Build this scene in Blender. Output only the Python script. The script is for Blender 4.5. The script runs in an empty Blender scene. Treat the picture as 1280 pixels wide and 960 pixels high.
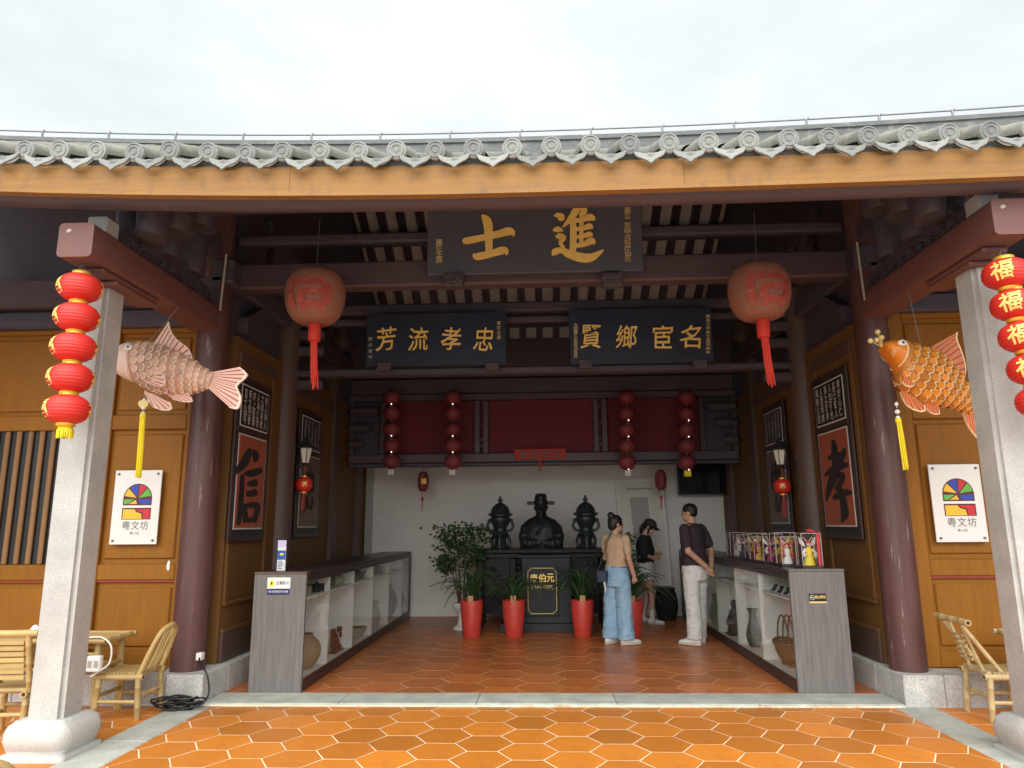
import bpy, bmesh, math, random
from mathutils import Vector, Matrix, noise
random.seed(7)
R = math.radians
sc = bpy.context.scene
col = sc.collection
rnd = random.uniform

# ------------------------------------------------------------------ camera, world, sun, exposure
H = 1.45
RT = Vector((0.99902555, 0.04341874, -0.00792177)); UP = Vector((0.01620378, -0.19386965, 0.98089347)); FW = Vector((-0.04105337, 0.980066, 0.19438428))
FPX = 890.0
cd = bpy.data.cameras.new('camera'); cam = bpy.data.objects.new('camera', cd); col.objects.link(cam)
cd.sensor_width = 36; cd.lens = 36 * FPX / 1280; cd.clip_start = 0.05; cd.clip_end = 3000
M = Matrix.Identity(4)
for i in range(3):
    M[i][0] = RT[i]; M[i][1] = UP[i]; M[i][2] = -FW[i]
M[2][3] = H
cam.matrix_world = M
sc.camera = cam
SUN_EL, SUN_AZ = 46, 186          # azimuth from +Y, clockwise: the bright part of the cloud is behind the camera
w = bpy.data.worlds.new('World'); sc.world = w; w.use_nodes = True
nt = w.node_tree; N = nt.nodes; L = nt.links
bg = N['Background']; bg.inputs[1].default_value = 0.1
sky = N.new('ShaderNodeTexSky'); sky.sky_type = 'NISHITA'; sky.sun_disc = False
sky.sun_elevation = R(SUN_EL); sky.sun_rotation = R(SUN_AZ); sky.dust_density = 4
tc = N.new('ShaderNodeTexCoord'); mp = N.new('ShaderNodeMapping'); mp.inputs['Scale'].default_value = (1, 1, 2.6)
nz = N.new('ShaderNodeTexNoise'); nz.inputs['Scale'].default_value = 1.9; nz.inputs['Detail'].default_value = 7; nz.inputs['Roughness'].default_value = 0.55
cr = N.new('ShaderNodeValToRGB')
cr.color_ramp.elements[0].position = 0.36; cr.color_ramp.elements[0].color = (2.42, 2.60, 2.66, 1)
cr.color_ramp.elements[1].position = 0.58; cr.color_ramp.elements[1].color = (2.95, 3.08, 3.08, 1)
mx = N.new('ShaderNodeMix'); mx.data_type = 'RGBA'; mx.inputs['Factor'].default_value = 0.96
L.new(tc.outputs['Generated'], mp.inputs['Vector']); L.new(mp.outputs[0], nz.inputs['Vector']); L.new(nz.outputs['Fac'], cr.inputs['Fac'])
L.new(sky.outputs[0], mx.inputs[6]); L.new(cr.outputs[0], mx.inputs[7]); L.new(mx.outputs[2], bg.inputs[0])
sd = bpy.data.lights.new('sun', 'SUN'); so = bpy.data.objects.new('sun', sd); col.objects.link(so)
sd.energy = 1.5; sd.angle = R(82); sd.color = (1, 0.965, 0.91)
sdir = Vector((math.sin(R(SUN_AZ)) * math.cos(R(SUN_EL)), math.cos(R(SUN_AZ)) * math.cos(R(SUN_EL)), math.sin(R(SUN_EL))))
so.rotation_euler = sdir.to_track_quat('Z', 'Y').to_euler(); so.location = (0, -5, 12)
vs = sc.view_settings; vs.view_transform = 'Standard'; vs.look = 'None'; vs.gamma = 1; vs.use_curve_mapping = False
vs.exposure = 1.8

def ray(x, y): return FW + RT * ((x - 640) / FPX) + UP * ((480 - y) / FPX)
def px_y(x, y, Y): d = ray(x, y); return Vector((0, 0, H)) + d * (Y / d.y)
def to_px(p): d = Vector(p) - Vector((0, 0, H)); w_ = d.dot(FW); return Vector((640 + FPX * d.dot(RT) / w_, 480 - FPX * d.dot(UP) / w_))
def px_x(x, y, X): d = ray(x, y); return Vector((0, 0, H)) + d * (X / d.x)

# ------------------------------------------------------------------ materials
MATS = {}
def mat(name, c, rough=0.6, var=0.12, scale=8, metal=0.0, bump=0.0, bscale=40, rand=0.0, stretch=None, c2=None, c2lo=0.55, c2hi=0.7, c2scale=4,
        spec=0.5, emit=None, estr=0.0, trans=0.0, coat=0.0, sheen=0.0, c2stretch=None):
    m = bpy.data.materials.new(name); m.use_nodes = True
    t = m.node_tree; n = t.nodes; l = t.links; b = n['Principled BSDF']
    b.inputs['Roughness'].default_value = rough; b.inputs['Metallic'].default_value = metal
    b.inputs['Specular IOR Level'].default_value = spec
    if coat: b.inputs['Coat Weight'].default_value = coat; b.inputs['Coat Roughness'].default_value = 0.25
    if sheen: b.inputs['Sheen Weight'].default_value = sheen
    tcx = n.new('ShaderNodeTexCoord'); mpp = n.new('ShaderNodeMapping')
    l.new(tcx.outputs['Object'], mpp.inputs['Vector'])
    if stretch: mpp.inputs['Scale'].default_value = stretch
    nn = n.new('ShaderNodeTexNoise'); nn.inputs['Scale'].default_value = scale; nn.inputs['Detail'].default_value = 6; nn.inputs['Roughness'].default_value = 0.62
    l.new(mpp.outputs[0], nn.inputs['Vector'])
    oi = n.new('ShaderNodeObjectInfo')
    # brightness factor = 1 + var*(noise-0.5)*2 + rand*(r-0.5)*2
    m1 = n.new('ShaderNodeMath'); m1.operation = 'MULTIPLY_ADD'; m1.inputs[1].default_value = 2 * var * 1.6; m1.inputs[2].default_value = 1 - var * 1.6
    l.new(nn.outputs['Fac'], m1.inputs[0])
    m2 = n.new('ShaderNodeMath'); m2.operation = 'MULTIPLY_ADD'; m2.inputs[1].default_value = 2 * rand; m2.inputs[2].default_value = -rand
    l.new(oi.outputs['Random'], m2.inputs[0])
    m3 = n.new('ShaderNodeMath'); m3.operation = 'ADD'; l.new(m1.outputs[0], m3.inputs[0]); l.new(m2.outputs[0], m3.inputs[1])
    vm = n.new('ShaderNodeVectorMath'); vm.operation = 'SCALE'; vm.inputs[0].default_value = c[:3]; l.new(m3.outputs[0], vm.inputs['Scale'])
    out = vm.outputs[0]
    if c2:
        n2 = n.new('ShaderNodeTexNoise'); n2.inputs['Scale'].default_value = c2scale; n2.inputs['Detail'].default_value = 8; n2.inputs['Roughness'].default_value = 0.68
        if c2stretch:
            mp2 = n.new('ShaderNodeMapping'); mp2.inputs['Scale'].default_value = c2stretch; l.new(tcx.outputs['Object'], mp2.inputs['Vector']); l.new(mp2.outputs[0], n2.inputs['Vector'])
        else: l.new(tcx.outputs['Object'], n2.inputs['Vector'])
        rp = n.new('ShaderNodeMapRange'); rp.inputs[1].default_value = c2lo; rp.inputs[2].default_value = c2hi
        l.new(n2.outputs['Fac'], rp.inputs[0])
        mm = n.new('ShaderNodeMix'); mm.data_type = 'RGBA'; l.new(rp.outputs[0], mm.inputs[0]); l.new(out, mm.inputs[6]); mm.inputs[7].default_value = (*c2[:3], 1)
        out = mm.outputs[2]
    l.new(out, b.inputs['Base Color'])
    # roughness variation
    mr = n.new('ShaderNodeMath'); mr.operation = 'MULTIPLY_ADD'; mr.inputs[1].default_value = 0.25; mr.inputs[2].default_value = rough - 0.125; mr.use_clamp = True
    l.new(nn.outputs['Fac'], mr.inputs[0]); l.new(mr.outputs[0], b.inputs['Roughness'])
    if bump:
        nb = n.new('ShaderNodeTexNoise'); nb.inputs['Scale'].default_value = bscale; nb.inputs['Detail'].default_value = 5
        l.new(mpp.outputs[0], nb.inputs['Vector'])
        bu = n.new('ShaderNodeBump'); bu.inputs['Strength'].default_value = bump; bu.inputs['Distance'].default_value = 0.01
        l.new(nb.outputs['Fac'], bu.inputs['Height']); l.new(bu.outputs[0], b.inputs['Normal'])
    if emit:
        b.inputs['Emission Color'].default_value = (*emit, 1); b.inputs['Emission Strength'].default_value = estr
    if trans: b.inputs['Transmission Weight'].default_value = trans
    MATS[name] = m
    return m
def glass(name, tint=(0.9, 0.97, 0.95), refl=0.55):
    m = bpy.data.materials.new(name); m.use_nodes = True; t = m.node_tree; n = t.nodes; l = t.links
    n.remove(n['Principled BSDF']); o = n['Material Output']
    tr = n.new('ShaderNodeBsdfTransparent'); tr.inputs[0].default_value = (*tint, 1)
    gl = n.new('ShaderNodeBsdfGlossy'); gl.inputs['Roughness'].default_value = 0.02
    fr = n.new('ShaderNodeFresnel'); fr.inputs[0].default_value = 1.5
    ge = n.new('ShaderNodeNewGeometry'); io = n.new('ShaderNodeMath'); io.operation = 'MULTIPLY_ADD'; io.inputs[1].default_value = 1 / 1.5 - 1.5; io.inputs[2].default_value = 1.5
    l.new(ge.outputs['Backfacing'], io.inputs[0]); l.new(io.outputs[0], fr.inputs[0])
    mu = n.new('ShaderNodeMath'); mu.operation = 'MULTIPLY'; mu.inputs[1].default_value = refl * 2; mu.use_clamp = True; l.new(fr.outputs[0], mu.inputs[0])
    mi = n.new('ShaderNodeMixShader'); l.new(mu.outputs[0], mi.inputs[0]); l.new(tr.outputs[0], mi.inputs[1]); l.new(gl.outputs[0], mi.inputs[2]); l.new(mi.outputs[0], o.inputs[0])
    MATS[name] = m; return m
def granite(name, a, b_, scale=260, big=0.1):
    m = bpy.data.materials.new(name); m.use_nodes = True; t = m.node_tree; n = t.nodes; l = t.links; b = n['Principled BSDF']
    b.inputs['Roughness'].default_value = 0.8
    tcx = n.new('ShaderNodeTexCoord')
    n1 = n.new('ShaderNodeTexNoise'); n1.inputs['Scale'].default_value = scale; n1.inputs['Detail'].default_value = 3
    n2 = n.new('ShaderNodeTexNoise'); n2.inputs['Scale'].default_value = 5; n2.inputs['Detail'].default_value = 7
    l.new(tcx.outputs['Object'], n1.inputs['Vector']); l.new(tcx.outputs['Object'], n2.inputs['Vector'])
    r = n.new('ShaderNodeValToRGB'); r.color_ramp.elements[0].position = 0.36; r.color_ramp.elements[1].position = 0.62
    r.color_ramp.elements[0].color = (*b_, 1); r.color_ramp.elements[1].color = (*a, 1); l.new(n1.outputs['Fac'], r.inputs[0])
    mr = n.new('ShaderNodeMapRange'); mr.inputs[1].default_value = 0.3; mr.inputs[2].default_value = 0.7; mr.inputs[3].default_value = 1 - big; mr.inputs[4].default_value = 1 + big
    l.new(n2.outputs['Fac'], mr.inputs[0])
    oi = n.new('ShaderNodeObjectInfo'); ma = n.new('ShaderNodeMath'); ma.operation = 'MULTIPLY_ADD'; ma.inputs[1].default_value = 0.14; l.new(oi.outputs['Random'], ma.inputs[0]); l.new(mr.outputs[0], ma.inputs[2])
    sb = n.new('ShaderNodeMath'); sb.operation = 'SUBTRACT'; sb.inputs[1].default_value = 0.07; l.new(ma.outputs[0], sb.inputs[0])
    vm = n.new('ShaderNodeVectorMath'); vm.operation = 'SCALE'; l.new(r.outputs[0], vm.inputs[0]); l.new(sb.outputs[0], vm.inputs['Scale']); l.new(vm.outputs[0], b.inputs['Base Color'])
    bu = n.new('ShaderNodeBump'); bu.inputs['Strength'].default_value = 0.25; bu.inputs['Distance'].default_value = 0.004; l.new(n1.outputs['Fac'], bu.inputs['Height']); l.new(bu.outputs[0], b.inputs['Normal'])
    MATS[name] = m; return m
def plank_y(name, c, rough=0.5, **k): return mat(name, c, rough, stretch=(8, 8, 0.7), **k)

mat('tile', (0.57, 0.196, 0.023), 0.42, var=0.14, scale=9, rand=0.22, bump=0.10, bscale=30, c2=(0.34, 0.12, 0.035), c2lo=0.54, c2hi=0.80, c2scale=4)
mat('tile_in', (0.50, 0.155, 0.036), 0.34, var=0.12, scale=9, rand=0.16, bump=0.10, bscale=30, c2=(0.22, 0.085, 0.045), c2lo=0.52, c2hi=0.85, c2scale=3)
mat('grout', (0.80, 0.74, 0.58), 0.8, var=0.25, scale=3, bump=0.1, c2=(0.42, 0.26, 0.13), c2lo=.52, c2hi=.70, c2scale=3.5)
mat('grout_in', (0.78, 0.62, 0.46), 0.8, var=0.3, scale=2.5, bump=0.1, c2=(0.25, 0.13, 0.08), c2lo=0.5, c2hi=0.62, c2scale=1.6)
granite('granite', (0.58, 0.58, 0.55), (0.32, 0.32, 0.31))
granite('granite_strip', (0.50, 0.52, 0.47), (0.34, 0.36, 0.33), 180, 0.18)
granite('granite_rough', (0.56, 0.56, 0.54), (0.38, 0.39, 0.385), 70, 0.22)
granite('paving', (0.42, 0.42, 0.40), (0.30, 0.30, 0.29), 150, 0.2)
mat('mortar', (0.25, 0.25, 0.24), 0.9)
mat('red_paint', (0.098, 0.044, 0.042), 0.42, var=0.34, scale=4, stretch=(3, 3, 0.5), c2=(0.36, 0.26, 0.24), c2lo=0.60, c2hi=0.72, c2scale=6, c2stretch=(4, 4, 0.4), bump=0.08, bscale=25)
mat('red_beam', (0.165, 0.070, 0.060), 0.55, var=0.2, scale=6, stretch=(6, 0.7, 6), c2=(0.34, 0.25, 0.22), c2lo=0.68, c2hi=0.8, c2scale=9, c2stretch=(5, .6, 5), bump=0.12)
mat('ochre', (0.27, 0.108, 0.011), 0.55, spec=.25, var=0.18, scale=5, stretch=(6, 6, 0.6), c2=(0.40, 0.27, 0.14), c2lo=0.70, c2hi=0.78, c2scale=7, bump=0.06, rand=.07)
mat('ochre_dark', (0.225, 0.092, 0.022), 0.5, var=0.15, scale=5, stretch=(6, 6, 0.6), bump=0.06)
mat('red_line', (0.28, 0.04, 0.02), 0.6)
mat('lattice_wood', (0.25, 0.13, 0.05), 0.6, var=0.15, rand=0.1, scale=4, stretch=(8, 8, .6))
mat('fascia', (0.30, 0.145, 0.034), 0.62, rand=.05, var=0.26, scale=3, stretch=(0.7, 6, 9), c2=(0.15, 0.085, 0.045), c2lo=0.54, c2hi=0.80, c2scale=4, c2stretch=(2.5, 2, .8), bump=0.2, bscale=12)
mat('dark_wood', (0.068, 0.057, 0.076), 0.55, var=0.3, scale=5, stretch=(1.5, 4, 4), bump=0.15, bscale=15)  # bluish haze over the upper timber is mixed into this wood colour
mat('dark_carved', (0.070, 0.055, 0.066), 0.6, var=0.35, scale=14, bump=0.9, bscale=26)
mat('purple_wood', (0.088, 0.060, 0.072), 0.5, var=0.25, scale=4, stretch=(0.7, 5, 5), bump=0.08)  # beam colour shifted towards blue to carry the same haze
mat('pale_wear_highlight', (0.45, 0.40, 0.34), 0.7)  # pale tone for chipped paint, conduits and the painted highlights on the struts
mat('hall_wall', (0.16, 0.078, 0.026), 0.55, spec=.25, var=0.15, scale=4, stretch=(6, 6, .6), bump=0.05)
mat('hall_frame', (0.095, 0.058, 0.046), 0.5, var=0.2, scale=4, stretch=(6, 6, .6), c2=(0.3, 0.22, 0.16), c2lo=.7, c2hi=.8, c2scale=5, c2stretch=(4, 4, .5))
mat('roof_board', (0.74, 0.73, 0.72), 0.8, var=0.15, scale=3)
mat('tile_roof', (0.22, 0.225, 0.20), 0.85, var=0.36, scale=14, rand=0.24, bump=0.6, bscale=60, c2=(0.30, 0.28, 0.22), c2lo=0.50, c2hi=0.66, c2scale=11)
mat('tile_grey', (0.25, 0.26, 0.25), 0.85, var=0.32, scale=20, rand=0.22, bump=0.5, bscale=70, c2=(0.15, 0.16, 0.16), c2lo=0.55, c2hi=0.7, c2scale=16)
mat('ridge', (0.15, 0.16, 0.16), 0.85, var=0.35, scale=6, stretch=(1, 4, 5), bump=0.3, c2=(0.26, 0.26, 0.25), c2lo=0.55, c2hi=0.7, c2scale=5)
mat('metal', (0.22, 0.23, 0.24), 0.45, metal=0.6, var=0.1)
mat('plaster', (0.78, 0.77, 0.74), 0.75, var=0.07, scale=2.5, bump=0.04, bscale=60, c2=(0.58, 0.56, 0.51), c2lo=0.55, c2hi=0.85, c2scale=1.6)
mat('jamb', (0.42, 0.43, 0.40), 0.7)
mat('slate_board', (0.085, 0.092, 0.115), 0.42, var=0.12, scale=3, stretch=(1, 4, 6))
mat('navy_board', (0.026, 0.032, 0.055), 0.36, var=0.2, scale=3, stretch=(1, 4, 6))
mat('gold', (1.0, 0.70, 0.20), 0.42, var=0.12, scale=14, metal=0.1)
mat('gold_dull', (0.72, 0.56, 0.24), 0.5, var=0.2, scale=14, metal=0.2)
mat('ink', (0.022, 0.017, 0.016), 0.6)
mat('panel_red', (0.34, 0.085, 0.045), 0.5, var=0.15, scale=4, stretch=(2, 2, .7))
mat('panel_dull', (0.16, 0.10, 0.09), 0.45, var=0.12, scale=4)
mat('panel_black', (0.022, 0.02, 0.022), 0.45)
mat('frame_dark', (0.05, 0.028, 0.026), 0.4)
mat('white_line', (0.62, 0.60, 0.57), 0.6)
mat('white_char', (0.58, 0.56, 0.53), 0.6)
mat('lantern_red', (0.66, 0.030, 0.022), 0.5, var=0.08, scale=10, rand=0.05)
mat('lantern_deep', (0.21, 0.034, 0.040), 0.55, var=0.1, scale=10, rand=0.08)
mat('lantern_gold', (0.85, 0.55, 0.06), 0.38, metal=0.4)
mat('tassel_yellow', (0.85, 0.70, 0.02), 0.7, stretch=(20, 20, 1), var=0.2, scale=12)
mat('tassel_red', (0.62, 0.04, 0.02), 0.7, stretch=(20, 20, 1), var=0.25, scale=12)
mat('lantern_old', (0.27, 0.115, 0.075), 0.75, var=0.15, scale=12, bump=0.3, bscale=80, c2=(0.36, 0.09, 0.065), c2lo=0.55, c2hi=0.70, c2scale=5)
mat('old_red', (0.36, 0.06, 0.045), 0.75, var=0.2, scale=20, c2=(0.36, 0.20, 0.14), c2lo=0.54, c2hi=0.70, c2scale=9, c2stretch=(1, 1, 3))
mat('fish_pink', (0.52, 0.29, 0.20), 0.5, var=0.12, scale=6)
mat('fish_pink_head', (0.70, 0.50, 0.42), 0.45, var=0.08, scale=6)
mat('fish_pink_scale', (0.58, 0.34, 0.24), 0.5, var=0.15, rand=0.28, scale=8)
mat('fish_pink_fin', (0.82, 0.52, 0.43), 0.5, var=0.08)
mat('fish_rim', (0.86, 0.72, 0.60), 0.5)
mat('fish_ray', (0.30, 0.08, 0.05), 0.5)
mat('fish_orange', (0.52, 0.20, 0.04), 0.5, var=0.15, scale=6)
mat('fish_orange_head', (0.72, 0.22, 0.02), 0.4, var=0.1, scale=6)
mat('fish_orange_scale', (0.66, 0.22, 0.02), 0.45, var=0.2, rand=0.3, scale=8, c2=(0.7, 0.55, 0.03), c2lo=0.55, c2hi=0.7, c2scale=6)
mat('fish_orange_fin', (0.68, 0.19, 0.06), 0.5, var=0.12)
mat('fish_rim_gold', (0.92, 0.72, 0.42), 0.4)
mat('white', (0.80, 0.80, 0.79), 0.5, var=0.03)
mat('white_gloss', (0.78, 0.78, 0.76), 0.25, var=0.03)
mat('black', (0.012, 0.012, 0.013), 0.4)
mat('black_gloss', (0.010, 0.011, 0.014), 0.12)
mat('grey_text', (0.12, 0.12, 0.12), 0.6)
mat('logo_red', (0.55, 0.02, 0.03), 0.5); mat('logo_blue', (0.02, 0.06, 0.42), 0.5); mat('logo_green', (0.12, 0.45, 0.05), 0.5); mat('logo_yellow', (0.80, 0.50, 0.03), 0.5); mat('logo_line', (0.10, 0.012, 0.015), 0.5)
mat('sign_blue', (0.02, 0.10, 0.50), 0.4); mat('sign_lilac', (0.62, 0.60, 0.85), 0.4); mat('sign_navy', (0.02, 0.03, 0.12), 0.4); mat('sign_yellow', (0.85, 0.75, 0.03), 0.5)
mat('grey_wood', (0.150, 0.140, 0.138), 0.6, var=0.42, scale=5, stretch=(9, 9, 0.5), bump=0.12, c2=(0.13, 0.10, 0.09), c2lo=.6, c2hi=.8, c2scale=4, c2stretch=(5, 5, .4))
mat('brown_edge', (0.13, 0.085, 0.065), 0.6, var=0.25, scale=6)
mat('case_dark', (0.040, 0.030, 0.032), 0.35, var=0.2, scale=4)
mat('case_white', (0.86, 0.87, 0.84), 0.55, var=0.03)
glass('glass', (.985, .995, .99), .42); glass('acrylic', (0.98, 0.98, 0.98), 0.45)
mat('acrylic_edge', (0.45, 0.36, 0.35), 0.2)
mat('clay', (0.34, 0.27, 0.17), 0.7, var=0.2, scale=6, bump=0.2)
mat('celadon', (0.40, 0.42, 0.32), 0.35, var=0.15)
mat('dark_clay', (0.09, 0.08, 0.07), 0.5, var=0.2)
mat('wicker', (0.26, 0.16, 0.08), 0.75, var=0.3, scale=40, bump=0.6, bscale=60)
mat('carved_red', (0.17, 0.06, 0.04), 0.5, var=0.3, scale=20)
mat('bamboo', (0.47, 0.335, 0.135), 0.42, var=0.18, scale=5, rand=0.15, c2=(0.30, 0.19, 0.07), c2lo=.62, c2hi=.8, c2scale=7)
mat('bamboo_pale', (0.50, 0.39, 0.20), 0.45, var=0.18, scale=5, rand=0.12, c2=(0.36, 0.24, 0.10), c2lo=.62, c2hi=.8, c2scale=7)
mat('bamboo_hole', (0.05, 0.03, 0.015), 0.9)
mat('bronze', (0.030, 0.042, 0.045), 0.36, metal=0.35, var=0.35, scale=9, c2=(0.06, 0.10, 0.10), c2lo=.58, c2hi=.75, c2scale=8, bump=0.2)
mat('bronze_dark', (0.012, 0.015, 0.018), 0.45, metal=0.0, spec=.3, var=0.3, scale=6)
mat('altar_wood', (0.014, 0.013, 0.015), 0.45, spec=.2, var=0.3, scale=7, bump=0.3)
mat('stone_black', (0.012, 0.016, 0.024), 0.2, spec=.25, var=0.15)
mat('stone_grey', (0.024, 0.027, 0.032), 0.4, spec=.25, var=0.15)
mat('pot_red', (0.55, 0.055, 0.040), 0.30, var=0.06, scale=4, coat=0.3)
mat('soil', (0.10, 0.06, 0.03), 0.9)
mat('gold_tag', (0.45, 0.26, 0.09), 0.6)
mat('leaf', (0.038, 0.090, 0.032), 0.40, var=0.25, rand=0.3, scale=5)
mat('leaf_small', (0.040, 0.090, 0.034), 0.42, var=0.45, scale=9)
mat('stem', (0.11, 0.075, 0.045), 0.8)
mat('skin', (0.50, 0.285, 0.195), 0.5, var=0.08, scale=12)
mat('skin_pale', (0.58, 0.37, 0.28), 0.5, var=0.08, scale=12)
mat('hair', (0.010, 0.009, 0.010), 0.42, var=0.3, scale=30, stretch=(8, 8, 1), bump=0.4)
mat('cloth_tan', (0.50, 0.355, 0.235), 0.85, var=0.12, scale=10, bump=0.2, bscale=14)
mat('cloth_denim', (0.24, 0.40, 0.55), 0.85, var=0.22, scale=7, bump=0.35, bscale=14, c2=(0.42, 0.56, 0.66), c2lo=.5, c2hi=.75, c2scale=5)
mat('cloth_plum', (0.034, 0.022, 0.030), 0.85, var=0.15, bump=0.2, bscale=14)
mat('cloth_white', (0.62, 0.63, 0.62), 0.85, var=0.12, scale=7, bump=0.35, bscale=14)
mat('cloth_black', (0.012, 0.013, 0.016), 0.85, var=0.2, bump=0.2, bscale=14)
mat('shoe_white', (0.74, 0.73, 0.71), 0.5, var=0.06)
mat('sole', (0.55, 0.50, 0.43), 0.6)
mat('bag_navy', (0.012, 0.020, 0.06), 0.4)
mat('brown_belt', (0.20, 0.10, 0.05), 0.5)
mat('cap_brown', (0.030, 0.024, 0.024), 0.8)
mat('lamp_glass', (0.75, 0.72, 0.62), 0.25, var=0.1)
mat('lamp_metal', (0.045, 0.045, 0.048), 0.4, metal=0.4)
mat('red_fabric', (0.15, 0.014, 0.024), 0.75, var=0.12, scale=3)
mat('banner_red', (0.40, 0.04, 0.03), 0.7)
mat('bulb', (1, 0.95, 0.9), 0.4, emit=(1.0, 0.86, 0.75), estr=1.2)
mat('board_print', (0.66, 0.65, 0.61), 0.5, var=0.08)
mat('print_grey', (0.40, 0.38, 0.35), 0.6, var=0.25, scale=40, stretch=(1, 1, 8))
mat('robe_yellow', (0.80, 0.62, 0.03), 0.6); mat('robe_white', (0.75, 0.74, 0.72), 0.6); mat('robe_red', (0.55, 0.03, 0.05), 0.6); mat('robe_magenta', (0.38, 0.03, 0.13), 0.6); mat('robe_orange', (0.72, 0.30, 0.03), 0.6); mat('robe_dark', (0.06, 0.04, 0.07), 0.6)
mat('face', (0.68, 0.45, 0.36), 0.5)

# ------------------------------------------------------------------ mesh helpers
class MB:
    def __init__(s): s.v = []; s.f = []; s.m = []; s.sm = []
    def add(s, vs, fs, mi=0, sm=False):
        o = len(s.v); s.v += [tuple(p) for p in vs]
        for f in fs: s.f.append(tuple(i + o for i in f)); s.m.append(mi); s.sm.append(sm)
        return s
    def box(s, x0, x1, y0, y1, z0, z1, mi=0):
        return s.add([(x0, y0, z0), (x1, y0, z0), (x1, y1, z0), (x0, y1, z0), (x0, y0, z1), (x1, y0, z1), (x1, y1, z1), (x0, y1, z1)],
                     [(0, 3, 2, 1), (4, 5, 6, 7), (0, 1, 5, 4), (1, 2, 6, 5), (2, 3, 7, 6), (3, 0, 4, 7)], mi)
    def cbox(s, c, d, mi=0): return s.box(c[0] - d[0] / 2, c[0] + d[0] / 2, c[1] - d[1] / 2, c[1] + d[1] / 2, c[2] - d[2] / 2, c[2] + d[2] / 2, mi)
    def loft(s, rings, mi=0, sm=True, cap=True, closed=True):
        n = len(rings[0]); vs = [p for r in rings for p in r]; fs = []
        for i in range(len(rings) - 1):
            for j in range(n if closed else n - 1):
                k = (j + 1) % n
                fs.append((i * n + j, i * n + k, (i + 1) * n + k, (i + 1) * n + j))
        s.add(vs, fs, mi, sm)
        if cap:
            s.add(rings[0], [tuple(reversed(range(n)))], mi, False); s.add(rings[-1], [tuple(range(n))], mi, False)
        return s
    def tube(s, pts, r, n=8, mi=0, sm=True, cap=True, flat=1.0):
        pts = [Vector(p) for p in pts]
        rs = list(r) if isinstance(r, (list, tuple)) else [r] * len(pts)
        rings = []; u = None
        for i, p in enumerate(pts):
            d = (pts[min(i + 1, len(pts) - 1)] - pts[max(i - 1, 0)])
            if d.length < 1e-9: d = Vector((0, 0, 1))
            d.normalize()
            if u is None:
                a = Vector((0, 0, 1)) if abs(d.z) < 0.9 else Vector((1, 0, 0))
                u = d.cross(a).normalized()
            else:
                u = (u - d * u.dot(d))
                u = u.normalized() if u.length > 1e-6 else d.cross(Vector((0.3, 0.5, 0.8))).normalized()
            v = d.cross(u)
            rings.append([p + (u * math.cos(2 * math.pi * k / n) + v * math.sin(2 * math.pi * k / n) * flat) * rs[i] for k in range(n)])
        return s.loft(rings, mi, sm, cap)
    def lathe(s, prof, c=(0, 0, 0), n=20, mi=0, sx=1, sy=1, sm=True, cap=True):
        rings = [[(c[0] + r * sx * math.cos(2 * math.pi * k / n), c[1] + r * sy * math.sin(2 * math.pi * k / n), c[2] + z) for k in range(n)] for r, z in prof]
        return s.loft(rings, mi, sm, cap)
    def ell(s, c, r, n=14, m=8, mi=0, rot=None):
        c = Vector(c); rings = []
        for i in range(m + 1):
            t = -math.pi / 2 + math.pi * i / m; q = max(math.cos(t), 0.02)
            ring = []
            for k in range(n):
                p = Vector((r[0] * q * math.cos(2 * math.pi * k / n), r[1] * q * math.sin(2 * math.pi * k / n), r[2] * math.sin(t)))
                if rot: p = rot @ p
                ring.append(c + p)
            rings.append(ring)
        return s.loft(rings, mi, True, True)
    def prism(s, poly, frame, depth, mi=0, mside=None, sm=False):
        o, u, v = [Vector(a) for a in frame]; w_ = u.cross(v).normalized()
        n = len(poly); a = [o + u * p[0] + v * p[1] for p in poly]; b = [p + w_ * depth for p in a]
        s.add(b, [tuple(range(n))], mi); s.add(a, [tuple(reversed(range(n)))], mi)
        return s.add(a + b, [(i, (i + 1) % n, n + (i + 1) % n, n + i) for i in range(n)], mi if mside is None else mside, sm)
    def mesh(s, name, mats, off=(0, 0, 0)):
        me = bpy.data.meshes.new(name)
        me.from_pydata([(p[0] - off[0], p[1] - off[1], p[2] - off[2]) for p in s.v], [], s.f); 
        for m_ in (mats if isinstance(mats, (list, tuple)) else [mats]): me.materials.append(MATS[m_])
        me.polygons.foreach_set('material_index', s.m); me.polygons.foreach_set('use_smooth', s.sm); me.update()
        return me
    def build(s, name, mats, parent=None, world=True, bevel=0, loc=None, segs=1):
        """world=True: coordinates are world metres and the parent is unrotated; False: coordinates are local to the parent"""
        off = Vector((0, 0, 0))
        if world and parent is not None:
            q = parent
            while q is not None: off += q.location; q = q.parent
        if loc is not None: off = off + Vector(loc) if parent is None else off
        me = s.mesh(name, mats, off if (parent is not None or loc is not None) else (0, 0, 0))
        o = link(name, me, parent)
        if loc is not None and parent is None: o.location = loc
        if bevel:
            b = o.modifiers.new('bevel', 'BEVEL'); b.width = bevel; b.segments = segs; b.limit_method = 'ANGLE'; b.angle_limit = R(40)
        return o
def link(name, data, parent=None):
    o = bpy.data.objects.new(name, data); col.objects.link(o); o.parent = parent; return o
def tag(o, label, cat, group=None):
    o['label'] = label; o['category'] = cat
    if group: o['group'] = group
    return o
def thing(name, label, cat, loc=(0, 0, 0), rz=0, group=None):
    o = bpy.data.objects.new(name, None); col.objects.link(o); o.location = loc; o.rotation_euler = (0, 0, rz); o.empty_display_size = 0.1
    return tag(o, label, cat, group)
def structure(o): o['kind'] = 'structure'; return o
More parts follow.
